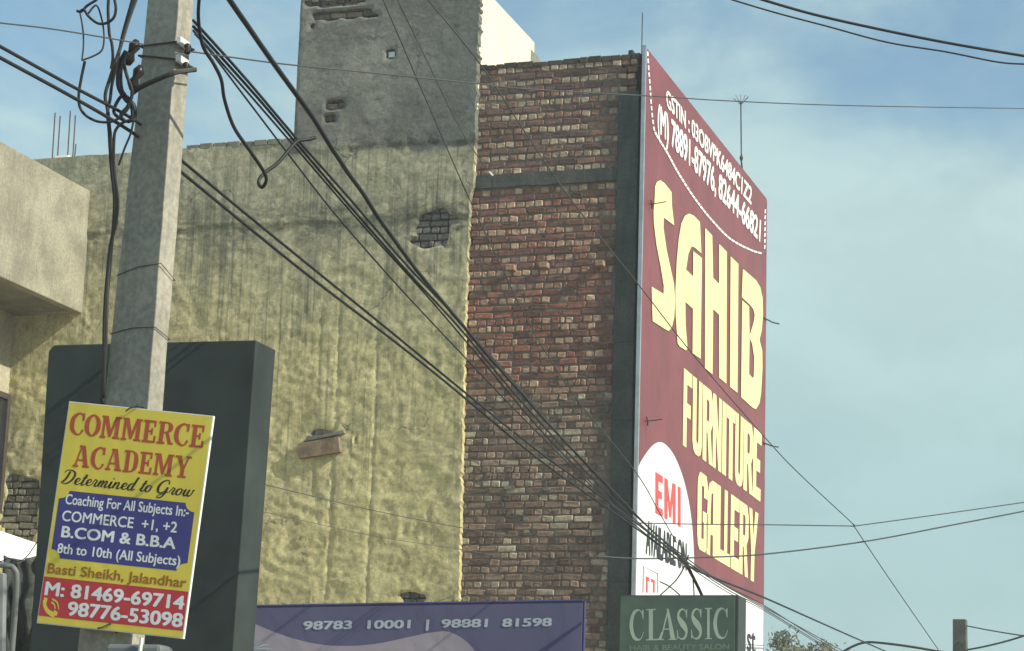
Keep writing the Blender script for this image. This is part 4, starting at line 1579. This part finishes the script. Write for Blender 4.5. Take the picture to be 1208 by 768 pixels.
cable('faint wire from the pole running along the top of the whole view to the right', [(226, 61), (330, 75), (420, 84), (489, 91), (567, 99), (623, 105), (780, 114), (860, 119), (1000, 124.5), (1208, 128), (1240, 128)], 9, 19, .0036, 'wirepale', name='wire')
cable('thin wire from the left edge to the upper clamp on the pole', [(-20, 25), (0, 27), (60, 34), (125, 44.5), (168, 52)], 8, 9, .0032, 'wirepale', name='wire')
cable('left of three thin wires dropping across the grey tower', [(446, -14), (452, 0), (511, 137), (556, 240), (590, 311), (627, 387), (680, 470), (750, 557), (778, 605), (798, 640)], 15, 21, .0046, 'wirepale', name='wire')
cable('middle thin wire on the grey tower ending in a white clamp on the brick', [(464, -14), (469, 0), (499, 62), (542, 150), (570, 194), (577, 202)], 15, 23.5, .0046, 'wirepale', name='wire')
cable('long thin wire crossing the billboard diagonally and kinking in the open sky', [(495, -14), (505, 0), (566, 75), (626, 166), (677, 240), (755, 338), (819, 420), (905, 519), (944, 560), (1004, 616), (1009, 623), (1050, 684), (1108, 768), (1116, 780)], 15, 26, .0046, 'wirepale', name='wire')
cable('thicker of the two cables crossing the top right corner of the sky', [(880, -7), (900.6, 0), (960, 17), (1035, 34), (1120, 51), (1208, 66), (1240, 71)], 14, 14, .0085)
cable('thinner sagging cable below the thick one in the top right sky', [(850, -5), (864.7, 0), (915, 15), (975.6, 31), (1047, 50), (1115, 61), (1175.6, 73), (1208, 75.6), (1240, 76)], 14, 14, .0052)
cable('pale wire level from the billboard to the kink then rising to the right', [(752, 617), (830, 618.5), (901.7, 619), (1002, 620.5), (1012, 620), (1100, 608), (1208, 592.6), (1240, 588)], 22, 24, .0055, 'wirepale', name='wire')
cable('second rising wire crossing below the kink at the right', [(700, 656), (755, 659), (830, 657.5), (902, 653.7), (1018.5, 639), (1120, 620), (1208, 603), (1240, 596)], 22, 24, .0075, 'wirepale', name='wire')
cable('upper faint wire sloping low across the yellow wall to the bricks', [(296, 568), (314, 572), (440, 602), (541, 622), (600, 632)], 20, 22, .004, 'wirepale', name='wire')
cable('lower faint wire sloping low across the yellow wall to the bricks', [(296, 601), (312, 604), (440, 632), (536, 647), (590, 656)], 20, 22, .003, 'wirepale', name='wire')
# tangle on the left of the pole
T = PD - .05
cable('thick twisted riser cable up the left side of the pole', z80([(395, -40), (385, 0), (345, 110), (300, 260), (240, 440), (212, 540), (225, 620), (238, 740)]) + [(134, 195), (138, 240), (134, 270), (128, 310), (125, 400), (121, 478)], T, T, 0.0071, 'cablegrey')
cable('second riser cable twisted beside the thick one left of the pole', z80([(372, -40), (365, 0), (310, 200), (290, 300), (250, 480), (240, 560), (225, 640), (233, 740)]) + [(131, 195), (135, 240), (131, 300), (126, 360), (124, 420), (118, 490)], T + .03, T + .03, 0.0065)
cable('thin black riser joining the twisted cables below the insulators', z80([(370, 680), (320, 690), (275, 730)]) + [(134.5, 165), (134.5, 200), (139, 236), (137, 262), (129, 300), (123, 372), (122, 470)], T - .02, T - .02, 0.0060)
cable('thin branch wire rising from the riser to the foot of the insulators', [(140, 195), (147, 175), (154, 158), (158, 140)], T, T, 0.0043)
cable('straight black loop leg dropping from the top edge left of the risers', z80([(228, -40), (230, 0), (228, 60), (235, 190), (250, 250), (255, 330), (245, 390)]), T, T, 0.0062)
cable('wide black cable loop hanging from the top edge by the tangle', z80([(260, -40), (265, 0), (272, 50), (260, 100), (220, 130), (170, 132), (120, 95), (90, 55), (65, 70)]), T - .1, T - .1, 0.0058)
cable('frayed wire end poking left out of the tangle', z80([(50, 60), (75, 66), (110, 32), (160, 0), (180, -30)]), T - .05, T - .05, 0.0053)
cable('grey curved wire closing the loose loop left of the tangle', z80([(110, 85), (160, 30), (190, 100), (205, 200), (195, 280), (150, 315), (78, 342)]), T - .08, T - .08, 0.0039, 'cablegrey')
cable('grey straight wire down the left side of the loose loop', z80([(68, 68), (80, 130), (88, 200), (88, 270), (80, 338)]), T - .08, T - .08, 0.0034, 'cablegrey')
cable('black cable bowing down and back to the insulators below the loose loop', z80([(97, 345), (75, 450), (62, 540), (70, 610), (110, 660), (180, 690), (260, 685), (320, 640), (350, 600)]), T - .12, T - .12, 0.0058)
cable('short black jumper curling between the insulators and the pole', z80([(345, 300), (318, 350), (335, 430), (365, 520), (340, 600), (300, 650), (330, 690)]), T - .02, T - .02, 0.0069)
cable('second black jumper knotted under the insulators', z80([(310, 350), (300, 430), (310, 520), (345, 560), (365, 640), (345, 690), (262, 640), (290, 560), (330, 530)]), T, T, 0.0067)
cable('thick black jumper doubled behind the knot at the pole face', z80([(335, 290), (300, 360), (290, 480), (330, 560), (370, 600), (375, 690)]), T + .05, T + .05, 0.0120)

# white end clamp on the brick wall
c = P(579, 205, 1, YW - .05)
w = MB().tube([c + Vector((-.03, -.02, .035)), c + Vector((.025, .0, -.025))], [.009, .012], 8)
cl_ = w.build('wire_clamp', M['plate'])
cl_.data.transform(Matrix.Translation(-c))
cl_.location = c
tag(cl_, 'small white wire clamp on the brick wall just beside the grey tower', 'clamp')

# ================================================================== FAR POLE AND TREE
fd = 45
ft = D(1132.5, 731, fd)
fp = thing('far_pole', Vector((ft.x, ft.y, 0)), 'short dark concrete pole far off at the lower right edge', 'utility pole')
w = MB()
h_ = .125
w.hexa([(ft.x - .16, ft.y - .16, 0), (ft.x + .16, ft.y - .16, 0), (ft.x + .16, ft.y + .16, 0), (ft.x - .16, ft.y + .16, 0), (ft.x - h_, ft.y - h_, ft.z), (ft.x + h_, ft.y - h_, ft.z), (ft.x + h_, ft.y + h_, ft.z), (ft.x - h_, ft.y + h_, ft.z)])
w.build('shaft', M['farpole'], fp, bevel=.012)
w = MB()
q = D(1126, 764, fd - .2)
w.tube(crom([q + Vector((-.06, 0, -.3)), q, D(1132, 758, fd - .3), D(1139, 766, fd - .2), D(1141, 780, fd - .2)], 4), .012, 5)
w.build('tie_wire', M['cable'], fp)
cable('upper wire leaving the far pole to the right edge', [(1139, 738), (1170, 744), (1208, 750), (1230, 751)], fd, 40, .013, 'wirepale', name='wire')
cable('lower wire leaving the far pole and meeting the upper one at the right edge', [(1139, 767), (1160, 763), (1185, 757), (1208, 750), (1230, 742)], fd, 40, .018, 'wirepale', name='wire')

td = 62
tcn = D(952, 851, td)
tree = thing('tree', Vector((tcn.x, tcn.y, 0)), 'sparse olive-green tree crown rising behind the foot of the billboard', 'tree')
w = MB()
w.tube([(tcn.x, tcn.y, 0), (tcn.x + .05, tcn.y, 1.2), (tcn.x, tcn.y, tcn.z)], [.2, .16, .07], 8)
tips = []
for i in range(105):
    a = rnd.random() * 6.283
    el = math.asin(min(1, .05 + rnd.random() * .95))
    R_ = (1.45 + .65 * rnd.random()) * (1 + .28 * noise.noise(Vector((math.cos(a) * 1.7, math.sin(a) * 1.7, el * 2.2))))
    tip = tcn + Vector((math.cos(a) * math.cos(el) * R_ * .95, math.sin(a) * math.cos(el) * R_, math.sin(el) * R_ * 1.0))
    st_ = Vector((tcn.x, tcn.y, tcn.z - .8 + .8 * rnd.random()))
    mid = st_.lerp(tip, .5) + Vector((rnd.random() - .5, rnd.random() - .5, .2)) * .3
    w.tube(crom([st_, mid, tip], 4), [.022] * 3 + [.016] * 3 + [.008] * 3, 4)
    tips += [mid, mid.lerp(tip, .5), tip, tip]
w.build('trunk', M['bark'], tree)
w = MB()
for tip in tips:
    for k in range(62):
        c = tip + Vector((rnd.gauss(0, .17), rnd.gauss(0, .17), rnd.gauss(0, .13)))
        a = Vector((rnd.gauss(0, 1), rnd.gauss(0, 1), rnd.gauss(0, 1))).normalized()
        b = a.orthogonal().normalized()
        L_, W_ = .06 + .05 * rnd.random(), .02 + .018 * rnd.random()
        w.add([c - a * L_, c + b * W_, c + a * L_, c - b * W_], [(0, 1, 2, 3)])
w.build('crown', M['leaf'], tree)
